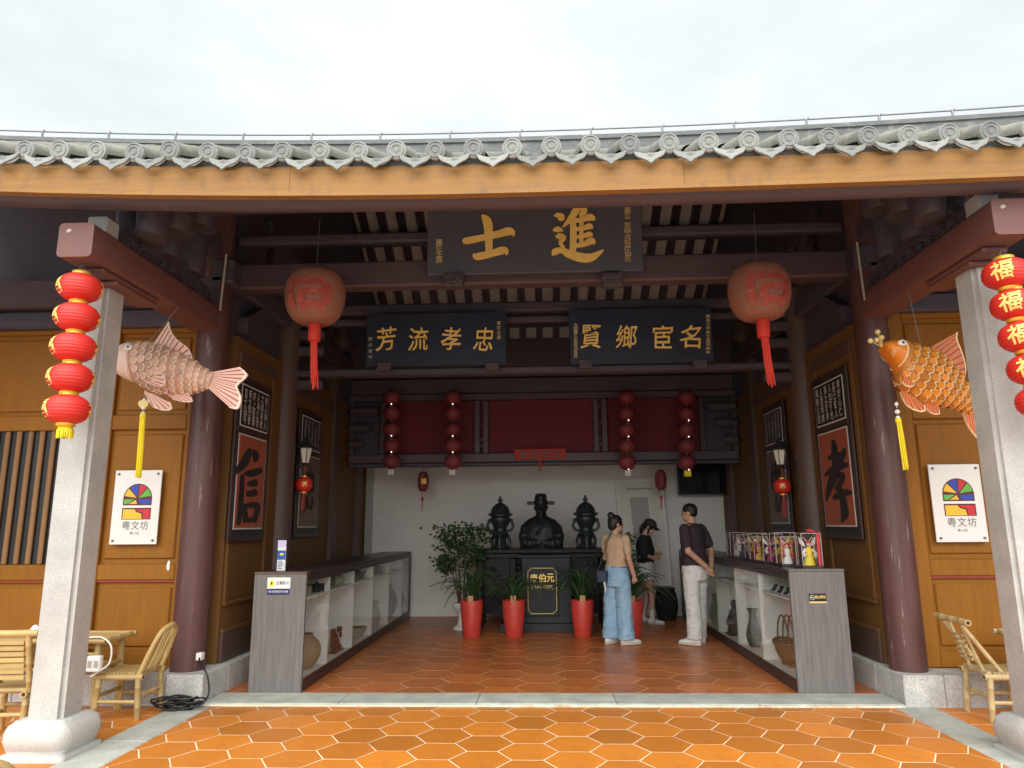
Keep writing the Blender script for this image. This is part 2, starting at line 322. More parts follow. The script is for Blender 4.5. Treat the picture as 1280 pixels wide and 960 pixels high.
def share(src, parent, loc=(0, 0, 0), rot=None, scale=None, name=None):
    o = src.copy(); col.objects.link(o); o.parent = parent; o.location = loc
    if name: o.name = name
    if rot is not None: o.rotation_euler = rot
    if scale is not None: o.scale = scale if isinstance(scale, (tuple, list)) else (scale,) * 3
    return o
def copy_tree(o, parent=None):
    c = o.copy(); col.objects.link(c); c.parent = parent
    for ch in list(o.children): copy_tree(ch, c)
    return c
# scratch scene: evaluates text and modifiers without updating the whole scene
SCR = bpy.data.scenes.new('scratch')
def evaluated(o):
    SCR.collection.objects.link(o); vl = SCR.view_layers[0]; vl.update(); dg = vl.depsgraph
    me = bpy.data.meshes.new_from_object(o.evaluated_get(dg)); bpy.data.objects.remove(o); return me
# text (built-in font with its CJK fallback)
TXT = {}
def text_mesh(s, offset=0.0, extrude=0.5):
    key = (s, offset)
    if key in TXT: return TXT[key]
    cu = bpy.data.curves.new('txt', 'FONT'); cu.body = s; cu.size = 1; cu.align_x = 'CENTER'; cu.offset = offset; cu.resolution_u = 3
    me = evaluated(bpy.data.objects.new('txt', cu))
    vs_ = [tuple(v.co) for v in me.vertices]; fs_ = [tuple(p.vertices) for p in me.polygons]
    bpy.data.curves.remove(cu); bpy.data.meshes.remove(me)
    xs = [v[0] for v in vs_]; ys = [v[1] for v in vs_]
    TXT[key] = (vs_, fs_, (min(xs) + max(xs)) / 2, (min(ys) + max(ys)) / 2, max(xs) - min(xs), max(ys) - min(ys))
    return TXT[key]
def put_text(mb, s, c, u, v, h=None, w_=None, offset=0.0, mi=0, lift=0.002):
    """flat letters of string s centred at c; u, v unit right / up; h height of the block, w_ width"""
    vs_, fs_, cx, cy, tw, th = text_mesh(s, offset)
    c = Vector(c); u = Vector(u); v = Vector(v); nrm = u.cross(v)
    sy = h / th if h else w_ / tw; sx = w_ / tw if w_ else sy
    mb.add([c + u * ((p[0] - cx) * sx) + v * ((p[1] - cy) * sy) + nrm * lift for p in vs_], fs_, mi)
    return mb
def spline(pts, k=6):
    """Catmull-Rom through tuples of any length"""
    if len(pts) < 3: k = max(k, 4)
    out = []; n = len(pts)
    for i in range(n - 1):
        p0 = pts[max(i - 1, 0)]; p1 = pts[i]; p2 = pts[i + 1]; p3 = pts[min(i + 2, n - 1)]
        for j in range(k):
            t = j / k
            out.append(tuple(0.5 * ((2 * b) + (-a + c) * t + (2 * a - 5 * b + 4 * c - d) * t * t + (-a + 3 * b - 3 * c + d) * t ** 3) for a, b, c, d in zip(p0, p1, p2, p3)))
    out.append(tuple(pts[-1])); return out
def brush(mb, strokes, fn, nrm, th=0.012, mi=0, step=0.0006):
    """strokes: lists of (x, y, width) in pixels; fn maps pixels to the board plane"""
    nrm = Vector(nrm)
    for si, st in enumerate(strokes):
        sp = spline(st, 6); l = []; r = []
        for i, (x, y, wd) in enumerate(sp):
            a = sp[max(i - 1, 0)]; b = sp[min(i + 1, len(sp) - 1)]
            dx, dy = b[0] - a[0], b[1] - a[1]; d = math.hypot(dx, dy) or 1
            nx, ny = -dy / d, dx / d; wd = max(wd, 3) / 2
            l.append((x + nx * wd, y + ny * wd)); r.append((x - nx * wd, y - ny * wd))
        top = nrm * (th + si * step); n = len(l)
        P = [fn(*p) for p in l] + [fn(*p) for p in r]; base = [p + nrm * 0.0005 for p in P]; T = [p + top for p in P]
        fs = []
        for i in range(n - 1):
            fs += [(i, i + 1, n + i + 1, n + i)]
        mb.add(T, fs, mi)
        m = 2 * n; sf = []
        for i in range(n - 1):
            sf += [(i, i + 1, m + i + 1, m + i), (n + i, n + i + 1, m + n + i + 1, m + n + i)]
        sf += [(0, n, m + n, m), (n - 1, 2 * n - 1, m + 2 * n - 1, m + n - 1)]
        mb.add(base + T, sf, mi)
    return mb
def remeshed(mb, name, mats, voxel, smooth=4, wrinkle=0.0, wscale=9, parent=None):
    me = mb.mesh(name, mats); o = bpy.data.objects.new(name, me)
    r = o.modifiers.new('r', 'REMESH'); r.mode = 'VOXEL'; r.voxel_size = voxel
    if smooth: q = o.modifiers.new('s', 'SMOOTH'); q.factor = 0.5; q.iterations = smooth
    me2 = evaluated(o)
    me2.name = name; me2.materials.clear()
    for m_ in (mats if isinstance(mats, (list, tuple)) else [mats]): me2.materials.append(MATS[m_])
    if wrinkle:
        nrms = [v.normal.copy() for v in me2.vertices]
        for v, nv in zip(me2.vertices, nrms):
            p = v.co; f = noise.noise(Vector((p.x * wscale * 1.4, p.y * wscale * 1.4, p.z * wscale * 0.9)))
            g = noise.noise(Vector((p.x * wscale * 0.8 + 9, p.y * wscale * .8, p.z * wscale * 2.6)))
            v.co = p + nv * wrinkle * (f + 0.8 * g)
    me2.polygons.foreach_set('use_smooth', [True] * len(me2.polygons)); me2.update()
    return link(name, me2, parent)
def clip(poly, axis, val, keep_less):
    out = []; n = len(poly)
    for i in range(n):
        a = poly[i]; b = poly[(i + 1) % n]
        ia = (a[axis] <= val) == keep_less or a[axis] == val; ib = (b[axis] <= val) == keep_less or b[axis] == val
        if ia: out.append(a)
        if ia != ib:
            t = (val - a[axis]) / (b[axis] - a[axis]); out.append((a[0] + (b[0] - a[0]) * t, a[1] + (b[1] - a[1]) * t))
    return out

# ------------------------------------------------------------------ ground and floors
XC = -0.05                                   # middle of the hall
g = MB(); g.box(-900, 900, -900, 1200, -0.9, -0.13); structure(g.build('ground', 'paving'))
g = MB(); g.box(-9, 9, 2.2, 6.6, -0.128, -0.034); structure(g.build('terrace', 'granite_rough'))
# courtyard slabs in front of the terrace, behind and beside the camera
yard = structure(MB().box(-9, 9, -9, 1.78, -0.129, -0.118).build('courtyard', 'mortar'))
slab = None
for j in range(12):
    for i in range(15):
        x = -8.4 + i * 1.2 + (0.6 if j % 2 else 0); y = 1.74 - j * 0.8
        if slab is None:
            slab = MB().box(-0.594, 0.594, -0.394, 0.394, -0.119, -0.108).build('slab', 'paving', yard, world=False); slab.location = (x, y - .4, 0)
        else: share(slab, yard, (x, y - .4, 0))
kerb = structure(MB().box(-9, 9, 1.8, 2.2, -0.129, 0.002).build('terrace_edge', 'granite_strip', bevel=0.01))

def hex_floor(name, rect, tile_mat, grout_mat, X0, Y0, pitch, half_edge, row, ztop, gap=0.0095, thick=0.008):
    x0, x1, y0, y1 = rect
    fl = structure(MB().box(x0, x1, y0, y1, ztop - 0.03, ztop - 0.0012).build(name, grout_mat, loc=((x0 + x1) / 2, (y0 + y1) / 2, 0)))
    tip = pitch - half_edge                                  # hexagon half-width at its points
    def hexa(g_):
        return [(half_edge - g_ * .55, -row / 2 + g_), (tip - g_ * 1.1, 0), (half_edge - g_ * .55, row / 2 - g_), (-half_edge + g_ * .55, row / 2 - g_), (-tip + g_ * 1.1, 0), (-half_edge + g_ * .55, -row / 2 + g_)]
    base = hexa(gap / 2); whole = None; ox, oy = fl.location.x, fl.location.y
    for c in range(-60, 60):
        cx = X0 + pitch * c
        if cx + tip < x0 or cx - tip > x1: continue
        for r_ in range(-60, 60):
            cy = Y0 + row * (r_ + 0.5) + (row / 2 if c % 2 else 0)
            if cy + row / 2 < y0 or cy - row / 2 > y1: continue
            poly = [(cx + a, cy + b) for a, b in base]
            inside = all(x0 + .003 <= p[0] <= x1 - .003 and y0 + .003 <= p[1] <= y1 - .003 for p in poly)
            dz = rnd(-0.0006, 0.0006)
            if inside and whole is not None:
                share(whole, fl, (cx - ox, cy - oy, dz), name='tile'); continue
            if not inside:
                for ax, val, kl in ((0, x0 + .003, False), (0, x1 - .003, True), (1, y0 + .003, False), (1, y1 - .003, True)): poly = clip(poly, ax, val, kl)
                if len(poly) < 3: continue
                ar = abs(sum(poly[i][0] * poly[(i + 1) % len(poly)][1] - poly[(i + 1) % len(poly)][0] * poly[i][1] for i in range(len(poly)))) / 2
                if ar < 0.0006: continue
            loc = [(p[0] - cx, p[1] - cy) for p in poly]
            t = MB().prism(loc, ((0, 0, ztop - thick), (1, 0, 0), (0, 1, 0)), thick).build('tile', tile_mat, fl, world=False)
            t.location = (cx - ox, cy - oy, dz)
            if inside: whole = t
    return fl
TX, TY = -0.1244, 5.8884
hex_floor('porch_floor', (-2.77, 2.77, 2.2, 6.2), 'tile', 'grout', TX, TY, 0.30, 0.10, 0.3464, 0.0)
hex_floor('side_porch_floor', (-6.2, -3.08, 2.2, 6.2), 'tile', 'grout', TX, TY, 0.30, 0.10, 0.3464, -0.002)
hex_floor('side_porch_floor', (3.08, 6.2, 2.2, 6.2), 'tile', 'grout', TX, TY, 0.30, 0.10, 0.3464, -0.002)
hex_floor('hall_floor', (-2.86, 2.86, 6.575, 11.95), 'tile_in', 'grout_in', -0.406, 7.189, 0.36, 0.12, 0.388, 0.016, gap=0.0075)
def strip(name, rect, n, along, mt='granite_strip', z=(-0.03, 0.003)):
    x0, x1, y0, y1 = rect; s = structure(MB().box(x0, x1, y0, y1, z[0], z[1] - 0.012).build(name, 'mortar'))
    for i in range(n):
        a, b = i / n, (i + 1) / n
        if along == 'y': q = (x0 + .001, x1 - .001, y0 + (y1 - y0) * a + .002, y0 + (y1 - y0) * b - .002)
        else: q = (x0 + (x1 - x0) * a + .002, x0 + (x1 - x0) * b - .002, y0 + .001, y1 - .001)
        MB().box(*q, z[0] + .005, z[1] + rnd(-.0007, .0007)).build('paving_stone', mt, s, bevel=0.004)
    return s
strip('border_strip', (-3.08, -2.77, 2.2, 6.2), 4, 'y')
strip('border_strip', (2.77, 3.08, 2.2, 6.2), 4, 'y')
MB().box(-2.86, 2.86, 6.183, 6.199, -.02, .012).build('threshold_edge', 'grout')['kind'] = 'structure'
strip('threshold', (-2.86, 2.86, 6.2, 6.575), 5, 'x', z=(-0.03, 0.022))

# ------------------------------------------------------------------ the hall
hall = thing('temple_hall', 'open-fronted timber hall with grey tiled roof, ochre walls and red columns', 'building', (XC, 6.5, 0))
SL = 0.548                                    # roof slope
EY, EZ = 4.20, 3.78                           # eave line
RY = 10.0
def sag(x): return (0.0088 if x < XC else 0.0020) * (x - XC) ** 2
SE = 0.43                                     # flatter at the eave
RZ = 6.94
def rz_(y):
    if y < EY + .64: return EZ + SE * (y - EY)
    if y <= RY: return EZ + SE * .64 + (RZ - EZ - SE * .64) * (y - EY - .64) / (RY - EY - .64)
    return RZ - SL * (y - RY)
XL, XR = -6.3, 6.2
# roof underlay: curved in x
rm = MB()
xs = [XL + (XR - XL) * i / 24 for i in range(25)]
def sheet(mb, ys, dz, flip, mi=0):
    vsx = [(x, y, rz_(y) + sag(x) + dz) for y in ys for x in xs]; n = len(xs)
    fs = [(j * n + i, j * n + i + 1, (j + 1) * n + i + 1, (j + 1) * n + i) for j in range(len(ys) - 1) for i in range(n - 1)]
    mb.add(vsx, [tuple(reversed(f)) for f in fs] if flip else fs, mi)
sheet(rm, (EY + .05, EY + .64, RY, 2 * RY - EY), 0.0, False); sheet(rm, (EY + .05, EY + .64, RY, 2 * RY - EY), -0.05, True, 1)
roof = rm.build('roof', ['tile_roof', 'roof_board'], hall)
sl = Vector((0, 1, SE)).normalized(); nrm = Vector((0, -SE, 1)).normalized()
# eave cap tile: half tube, end disc with rings
def cap_tile():
    m = MB(); n = 14
    def arc(r, t, a0=0, a1=math.pi, k=n):
        return [Vector((math.cos(a0 + (a1 - a0) * i / k) * r, 0, 0)) + nrm * (math.sin(a0 + (a1 - a0) * i / k) * r) + sl * t for i in range(k + 1)]
    segs = [(0.060, 0.0), (0.063, 0.03), (0.062, 0.30), (0.066, 0.302), (0.064, 0.34), (0.062, 0.62)]
    m.loft([arc(r, t, -0.35, math.pi + .35) for r, t in segs], 0, True, False, closed=False)
    # disc facing front-down
    f = Vector((0, -1, -0.12)).normalized(); u = Vector((1, 0, 0)); v = u.cross(-f).normalized()
    rings = []
    for r, d in ((0.001, .013), (0.016, .014), (0.019, .008), (0.030, .008), (0.033, .014), (0.047, .014), (0.051, .008), (0.058, .010), (0.066, .006), (0.066, -.02)):
        rings.append([f * d + nrm * 0.004 + (u * math.cos(2 * math.pi * k / 18) + v * math.sin(2 * math.pi * k / 18)) * r for k in range(18)])
    m.loft(rings, 1, False, False)
    return m
def drip_tile():
    m = MB(); n = 12; W = 0.105
    def pan(t, dz=0):
        return [Vector((-W + 2 * W * i / n, 0, 0)) + nrm * (-0.02 - 0.048 * math.cos(math.pi * (i / n - .5)) + dz) + sl * t for i in range(n + 1)]
    m.loft([pan(0), pan(0.3), pan(0.6)], 0, True, False, closed=False)
    m.loft([pan(0, -.014), pan(0.3, -.014), pan(0.6, -.014)], 0, True, False, closed=False)
    # tongue: crescent with a scalloped point, hanging forward
    top = [(-W + 2 * W * i / n, -0.014 - 0.036 * math.cos(math.pi * (i / n - .5))) for i in range(n + 1)]
    bot = []
    for i in range(17):
        t = i / 16; x = -W + 2 * W * t; q = 1 - abs(2 * t - 1)
        bot.append((x, -0.020 - 0.078 * math.sin(math.pi * t) ** .6 - 0.030 * max(0, 1 - abs(2 * t - 1) * 4) - 0.006 * abs(math.sin(t * math.pi * 4))))
    poly = top + list(reversed(bot[1:-1]))
    f = Vector((0, 0.30, 1)).normalized()
    fr = (Vector((0, -0.004, 0.0)), Vector((1, 0, 0)), f)
    # build as strip so the concave outline fills well
    w_ = Vector((1, 0, 0)).cross(f)
    A = [fr[0] + Vector((p[0], 0, 0)) + f * p[1] for p in [(-W + 2 * W * i / 16, -0.014 - 0.036 * math.cos(math.pi * (i / 16 - .5))) for i in range(17)]]
    B = [fr[0] + Vector((p[0], 0, 0)) + f * p[1] for p in bot]
    for off, fl in ((0.0, 0), (0.012, 1)):
        P = [p + w_ * off for p in A] + [p + w_ * off for p in B]
        fs = [(i, i + 1, 17 + i + 1, 17 + i) for i in range(16)]
        m.add(P, fs if not fl else [tuple(reversed(q)) for q in fs], 1)
    P = [p for p in B] + [p + w_ * .012 for p in B]
    m.add(P, [(i, i + 1, 17 + i + 1, 17 + i) for i in range(16)], 1)
    # raised flower knob
    c = fr[0] + f * -0.060 + w_ * .012
    m.loft([[c + (Vector((1, 0, 0)) * math.cos(k * math.pi / 4) * r * 1.8 + f * math.sin(k * math.pi / 4) * r) + w_ * d for k in range(8)] for r, d in ((.016, 0), (.011, .006), (.002, .008))], 1, True, False)
    return m
pitch = 0.250; x = 0.672 - pitch * 28 + 0.0; i = 0
x_start = px_y(689, 183, EY).x - pitch * 26
cap0 = drip0 = None
for i in range(52):
    x = x_start + pitch * i
    if x < XL or x > XR: continue
    z = EZ + sag(x) + 0.045
    lc = Vector((x, EY, z)) - hall.location
    rot = (rnd(-.02, .02), rnd(-.05, .05), rnd(-.05, .05))
    if cap0 is None:
        cap0 = cap_tile().build('cap_tile', ['tile_roof', 'tile_grey'], roof, world=False); cap0.location = lc
        drip0 = drip_tile().build('drip_tile', ['tile_roof', 'tile_grey'], roof, world=False); drip0.location = lc + Vector((pitch / 2, 0.0, -0.024))
    else:
        share(cap0, roof, lc + Vector((0, rnd(-.012, .012), rnd(-.004, .004))), rot)
        share(drip0, roof, lc + Vector((pitch / 2, 0.005 + rnd(-.01, .01), -0.024 + sag(x + .125) - sag(x) + rnd(-.005, .005))), (rnd(-.03, .03), rnd(-.05, .05), rnd(-.03, .03)))
# the rest of the tile rows up to the ridge
tm = MB()
for i in range(52):
    x = x_start + pitch * i
    if x < XL or x > XR: continue
    rings = []
    k = 16
    for j in range(2 * k + 1):
        y = EY + 0.56 + (RY - EY - .56) * (j // 2 + (j % 2) * .97) / (k + .5); r = 0.060 if j % 2 == 0 else 0.066
        p0 = Vector((x, y, rz_(y) + sag(x) + .045))
        rings.append([p0 + Vector((math.cos(a) * r, 0, 0)) + nrm * (math.sin(a) * r) for a in [math.pi * q / 8 for q in range(9)]])
    tm.loft(rings, 0, True, False, closed=False)
    tm.add([(x - .19, EY + .5, rz_(EY + .5) + sag(x) + .02), (x - .06, EY + .5, rz_(EY + .5) + sag(x) + .02), (x - .06, RY, rz_(RY) + sag(x) + .02), (x - .19, RY, rz_(RY) + sag(x) + .02)], [(0, 1, 2, 3)])
tf = tm.build('tile_field', 'tile_roof', roof); tf['kind'] = 'stuff'
def sweep_x(name, prof, mt, parent, zfun, x0=XL, x1=XR, n=30, sm=False):
    """profile of (y, z) swept along x with a curved line"""
    m = MB(); rings = []
    for i in range(n + 1):
        x = x0 + (x1 - x0) * i / n; rings.append([(x, p[0], p[1] + zfun(x)) for p in prof])
    m.loft(rings, 0, sm, True); return m.build(name, mt, parent)
def rect(y0, y1, z0, z1): return [(y0, z0), (y0, z1), (y1, z1), (y1, z0)]
rk = lambda x: (0.0042 if x < XC else 0.0032) * (x - XC) ** 2
sweep_x('ridge', [(9.86, RZ - .15), (9.86, RZ + .20), (9.83, RZ + .205), (9.83, RZ + .24), (9.88, RZ + .26), (9.88, RZ + .30), (10.12, RZ + .30), (10.12, RZ + .26), (10.17, RZ + .24), (10.17, RZ + .205), (10.14, RZ + .20), (10.14, RZ - .15)], 'ridge', roof, rk, -9.5, 9.5)
rail = MB()
rail.tube([(x, 9.95, RZ + .425 + rk(x)) for x in [-9.5 + i * .5 for i in range(39)]], 0.012, 6)
rail = rail.build('lightning_rail', 'metal', roof)
for i in range(17):
    x = -8.9 + 1.08 * i
    MB().tube([(x, 9.95, RZ + .29 + rk(x)), (x, 9.95, RZ + .42 + rk(x)), (x + .03, 9.95, RZ + .45 + rk(x))], 0.017, 6).build('rail_post', 'metal', hall)
# eave boards
fj = [XL, -4.05, -1.62, 0.93, 3.30, XR]
for a, b in zip(fj[:-1], fj[1:]): sweep_x('fascia_board', rect(4.235 + rnd(0, .004), 4.285, 3.562, 3.742 + rnd(0, .004)), 'fascia', hall, sag, a + .0015, b - .0015, 12)
sweep_x('mortar_bed', rect(4.25, 4.36, 3.747, 3.80), 'tile_grey', roof, sag, XL, XR)
sweep_x('fascia_lip', [(4.225, 3.535), (4.225, 3.563), (4.288, 3.563), (4.288, 3.535)], 'fascia', hall, sag, XL, XR)
sweep_x('eave_purlin', [(4.46 + .10 * math.cos(a), 3.635 + .10 * math.sin(a)) for a in [2 * math.pi * k / 14 for k in range(14)]], 'purple_wood', hall, sag, XL, XR, sm=True)
sweep_x('eave_beam', rect(4.66, 4.86, 3.725, 3.88), 'purple_wood', hall, sag, XL, XR)
# underside: rafters on both slopes
raf = None
n_r = int((XR - XL) / 0.32)
for i in range(n_r):
    x = XL + .2 + i * 0.32
    if abs(x - XC) > 4.6: continue
    lc = Vector((x, RY, RZ + sag(x) - .095)) - hall.location
    if raf is None:
        m = MB(); L_ = RY - EY
        m.add([(-.065, 0, -.045), (.065, 0, -.045), (.065, 0, .045), (-.065, 0, .045), (-.065, L_, -.045 - SL * L_), (.065, L_, -.045 - SL * L_), (.065, L_, .045 - SL * L_), (-.065, L_, .045 - SL * L_)],
              [(0, 1, 2, 3), (4, 7, 6, 5), (0, 4, 5, 1), (1, 5, 6, 2), (2, 6, 7, 3), (3, 7, 4, 0)])
        raf = m.build('rafter', 'dark_wood', hall, world=False); raf.location = lc
    else: share(raf, hall, lc)
def purlin(y, r=0.12, x0=-3.15, x1=3.05, dz=-.14, mt='dark_wood', z=None):
    zz = (rz_(y) + dz - r * 1.1) if z is None else z
    MB().tube([(x0, y, zz), ((x0 + x1) / 2, y, zz), (x1, y, zz)], r, 16, cap=True).build('purlin', mt, hall)
for y in (10.0, 11.02, 11.75, 12.75, 13.55, 14.4, 8.9, 7.8, 6.45, 5.6): purlin(y)
# gable walls over the side walls close the hall
def gable(x0, x1, name, mt, y0=6.62, y1=15.7, zb=3.25):
    m = MB(); q = [(y0, zb), (y1, zb), (y1, rz_(y1) - .06), (RY, RZ - .06), (y0, rz_(y0) - .06)]
    A = [(x0, *p) for p in q]; B = [(x1, *p) for p in q]
    m.add(A, [(0, 1, 2, 3, 4)]); m.add(B, [(4, 3, 2, 1, 0)]); m.add(A + B, [(i, 5 + i, 5 + (i + 1) % 5, (i + 1) % 5) for i in range(5)])
    return m.build(name, mt, hall)
WL, WR = -2.97, 2.95                          # inner faces of the side walls
gable(WL - .22, WL - .06, 'gable_wall', 'dark_wood'); gable(WR + .06, WR + .22, 'gable_wall', 'dark_wood')
MB().box(WL - .2, WR + .2, 15.55, 15.7, 0, rz_(15.6) - .1).build('rear_wall', 'dark_wood', hall)
MB().box(WL - .2, WR + .2, 11.96, 15.6, -0.03, 0.01).build('rear_floor', 'tile_in', hall)

# side walls of the recess: planks in a frame, posts, rails
for s, X in ((-1, WL), (1, WR)):
    def bx(a, b, y0, y1, z0, z1):               # a, b: depth behind (+) or proud (-) of the wall face
        xa, xb = X + s * a, X + s * b
        return MB().box(min(xa, xb), max(xa, xb), y0, y1, z0, z1)
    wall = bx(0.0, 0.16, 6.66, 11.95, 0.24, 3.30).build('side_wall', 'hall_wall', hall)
    for y0, y1 in ((6.70, 7.66), (8.40, 9.85), (10.15, 11.2)):
        bx(-.025, 0.002, y0, y1, 0.245, 0.50).build('skirting_board', 'hall_frame', wall, bevel=.006)
        bx(-.030, 0.002, y0, y1, 0.50, 0.535).build('skirting_rail', 'hall_wall', wall, bevel=.006)
        bx(-.030, 0.002, y0, y1, 0.74, 0.775).build('skirting_rail', 'hall_wall', wall, bevel=.006)
        bx(-.028, 0.002, y0, y1, 3.05, 3.16).build('top_rail', 'hall_frame', wall, bevel=.006)
        if y0 < 7:
            bx(-.022, 0.002, y0, y0 + .07, .775, 3.05).build('stile', 'hall_wall', wall, bevel=.006)
            bx(-.022, 0.002, y1 - .07, y1, .775, 3.05).build('stile', 'hall_wall', wall, bevel=.006)
    for y0, y1 in ((7.72, 8.34), (9.88, 10.13), (11.22, 11.45)):
        m = MB()
        if y0 < 8: m.lathe([(.165, 0.24), (.16, 2), (.155, 4.1)], (X + s * .03, 8.05, 0), 20)
        else: m.box(min(X - s * .05, X + s * .1), max(X - s * .05, X + s * .1), y0, y1, .24, 4.2)
        m.build('post', 'hall_frame', hall)
    # raking brace boards on the gable
    for (ya, za, yb, zb_) in ((6.75, 3.35, 7.75, 3.95), (8.3, 3.35, 9.6, 4.1)):
        d = .05
        m = MB(); A = [(X - s * d, ya, za), (X - s * d, yb, zb_), (X - s * d, yb, zb_ + .16), (X - s * d, ya, za + .16)]; B = [(X + s * .08, p[1], p[2]) for p in A]
        m.add(A, [(0, 1, 2, 3)]); m.add(B, [(3, 2, 1, 0)]); m.add(A + B, [(i, 4 + i, 4 + (i + 1) % 4, (i + 1) % 4) for i in range(4)]); m.build('brace', 'dark_wood', hall)
    # rows of struts and beams above the side wall (roof truss along y)
    MB().box(X - .11 + s * .05, X + .11 + s * .05, 6.3, 11.0, 3.72, 3.98).build('truss_beam', 'dark_wood', hall, bevel=.03)
    MB().box(X - .10 + s * .05, X + .10 + s * .05, 7.2, 10.9, 4.55, 4.78).build('truss_beam', 'dark_wood', hall, bevel=.03)
    for y in (7.5, 8.8, 10.1):
        MB().lathe([(.05, 3.98), (.17, 4.02), (.19, 4.15), (.15, 4.35), (.10, 4.5), (.09, 4.56)], (X, y, 0), 14).build('strut', 'dark_carved', hall)
# white rear partition
MB().box(-2.98, 2.98, 11.95, 12.05, 0.0, 2.52).build('rear_partition', 'plaster', hall)
MB().box(-2.955, -2.84, 11.90, 11.948, 0.02, 2.44).build('door_jamb', 'jamb', hall)
MB().box(-2.82, 2.93, 11.93, 11.949, 0.015, 0.10).build('skirting_board', 'plaster', hall)

# stone plinth under the walls, as blocks
pl = MB().box(-6.2, -2.885, 6.215, 6.7, -.02, .20).box(2.885, 6.2, 6.215, 6.7, -.02, .20).build('plinth', 'mortar', hall)
PB = 0.240
for s in (-1, 1):
    e = [2.865, 3.07 + .12, 3.78, 4.5, 5.3, 6.2]
    for a, b in zip(e[:-1], e[1:]):
        x0, x1 = sorted((s * a, s * b)); MB().box(x0 + .0025, x1 - .0025, 6.2 + rnd(0, .004), 6.70, -.02, PB + rnd(-.002, .003)).build('stone_block', 'granite_rough', pl, bevel=.006)
    ys = [6.705, 7.6, 8.5, 9.4, 10.4, 11.94]
    for a, b in zip(ys[:-1], ys[1:]):
        x0, x1 = sorted((s * 2.868, s * 3.12)); MB().box(x0, x1, a + .0025, b - .0025, -.02, PB - .003 + rnd(-.002, .002)).build('stone_block', 'granite_rough', pl, bevel=.006)

# red columns
CL, CR = -3.12, 3.03
for x in (CL, CR):
    c = MB().lathe([(.146, PB - .004), (.147, 1.0), (.144, 2.4), (.138, 4.6)], (x, 6.44, 0), 28).build('red_column', 'red_paint', hall)
# ochre front walls with framed panels
for s in (-1, 1):
    e0 = 3.17                                   # at the column
    def fb(name, xa, xb, z0, z1, y, th, mt, parent, bev=.008):
        x0, x1 = sorted((s * xa, s * xb)); return MB().box(x0, x1, y, y + th, z0, z1).build(name, mt, parent, bevel=bev)
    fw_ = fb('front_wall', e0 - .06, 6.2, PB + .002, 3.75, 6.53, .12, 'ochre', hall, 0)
    xo = [(3.19, 3.33), (4.05, 4.30), (5.50, 5.75)]       # stiles
    for a, b in xo: fb('stile', a, b, PB + .004, 3.5, 6.485, .046, 'ochre', fw_)
    for (a, b) in ((3.331, 4.049), (4.301, 5.499)):
        fb('bottom_rail', a, b, PB + .004, .37, 6.487, .044, 'ochre', fw_)
        fb('middle_rail', a, b, 0.99, 1.13, 6.487, .044, 'ochre', fw_)
        fb('red_bead', a, b, .972, .989, 6.50, .03, 'red_line', fw_, 0)
        fb('upper_rail', a, b, 2.36, 2.50, 6.487, .044, 'ochre', fw_)
        fb('top_rail', a, b, 3.30, 3.5, 6.487, .044, 'ochre', fw_)
        for (z0, z1) in ((.385, .955), (1.145, 2.345) if a < 4 or s > 0 else (9, 9.1), (2.515, 3.28)):
            if z0 > 8: continue
            fb('panel', a + .03, b - .03, z0 + .03, z1 - .03, 6.512, .02, 'ochre', fw_, .012)
    # slatted windows in the next bay
    if s < 0:
        fb('window_recess', 4.302, 5.498, 1.132, 2.358, 6.522, .01, 'black', fw_, 0)
        for k in range(11):
            xx = 4.36 + k * .112; fb('window_bar', xx, xx + .048, 1.132, 2.358, 6.492, .028, 'lattice_wood', fw_, .008)
    MB().box(*sorted((s * 3.0, s * 6.2)), 6.30, 6.56, 3.52, 3.80).build('front_lintel', 'purple_wood', hall, bevel=.02)
    MB().box(*sorted((s * 3.28, s * 6.2)), 6.40, 6.54, 3.34, 3.515).build('front_tie_beam', 'dark_wood', hall, bevel=.02)
    MB().box(*sorted((s * 3.1, s * 6.2)), 6.56, 6.66, 3.70, rz_(6.56) - .02).build('upper_wall', 'dark_wood', hall)
    MB().box(*sorted((s * 6.2, s * 6.3)), 4.9, 6.66, -.02, 4.3).build('end_wall', 'hall_frame', hall)
    # scuff where paint has flaked: small skim of bare plaster on the rail next to the column
MB().prism([(0, 0), (.012, -.012), (.024, .01), (.018, .035), (.026, .06), (.010, .085), (0, .066), (-.008, .03)], ((-3.40, 6.4845, 1.08), (1, 0, 0), (0, 0, 1)), .0015).build('flaked_patch', 'plaster', hall)

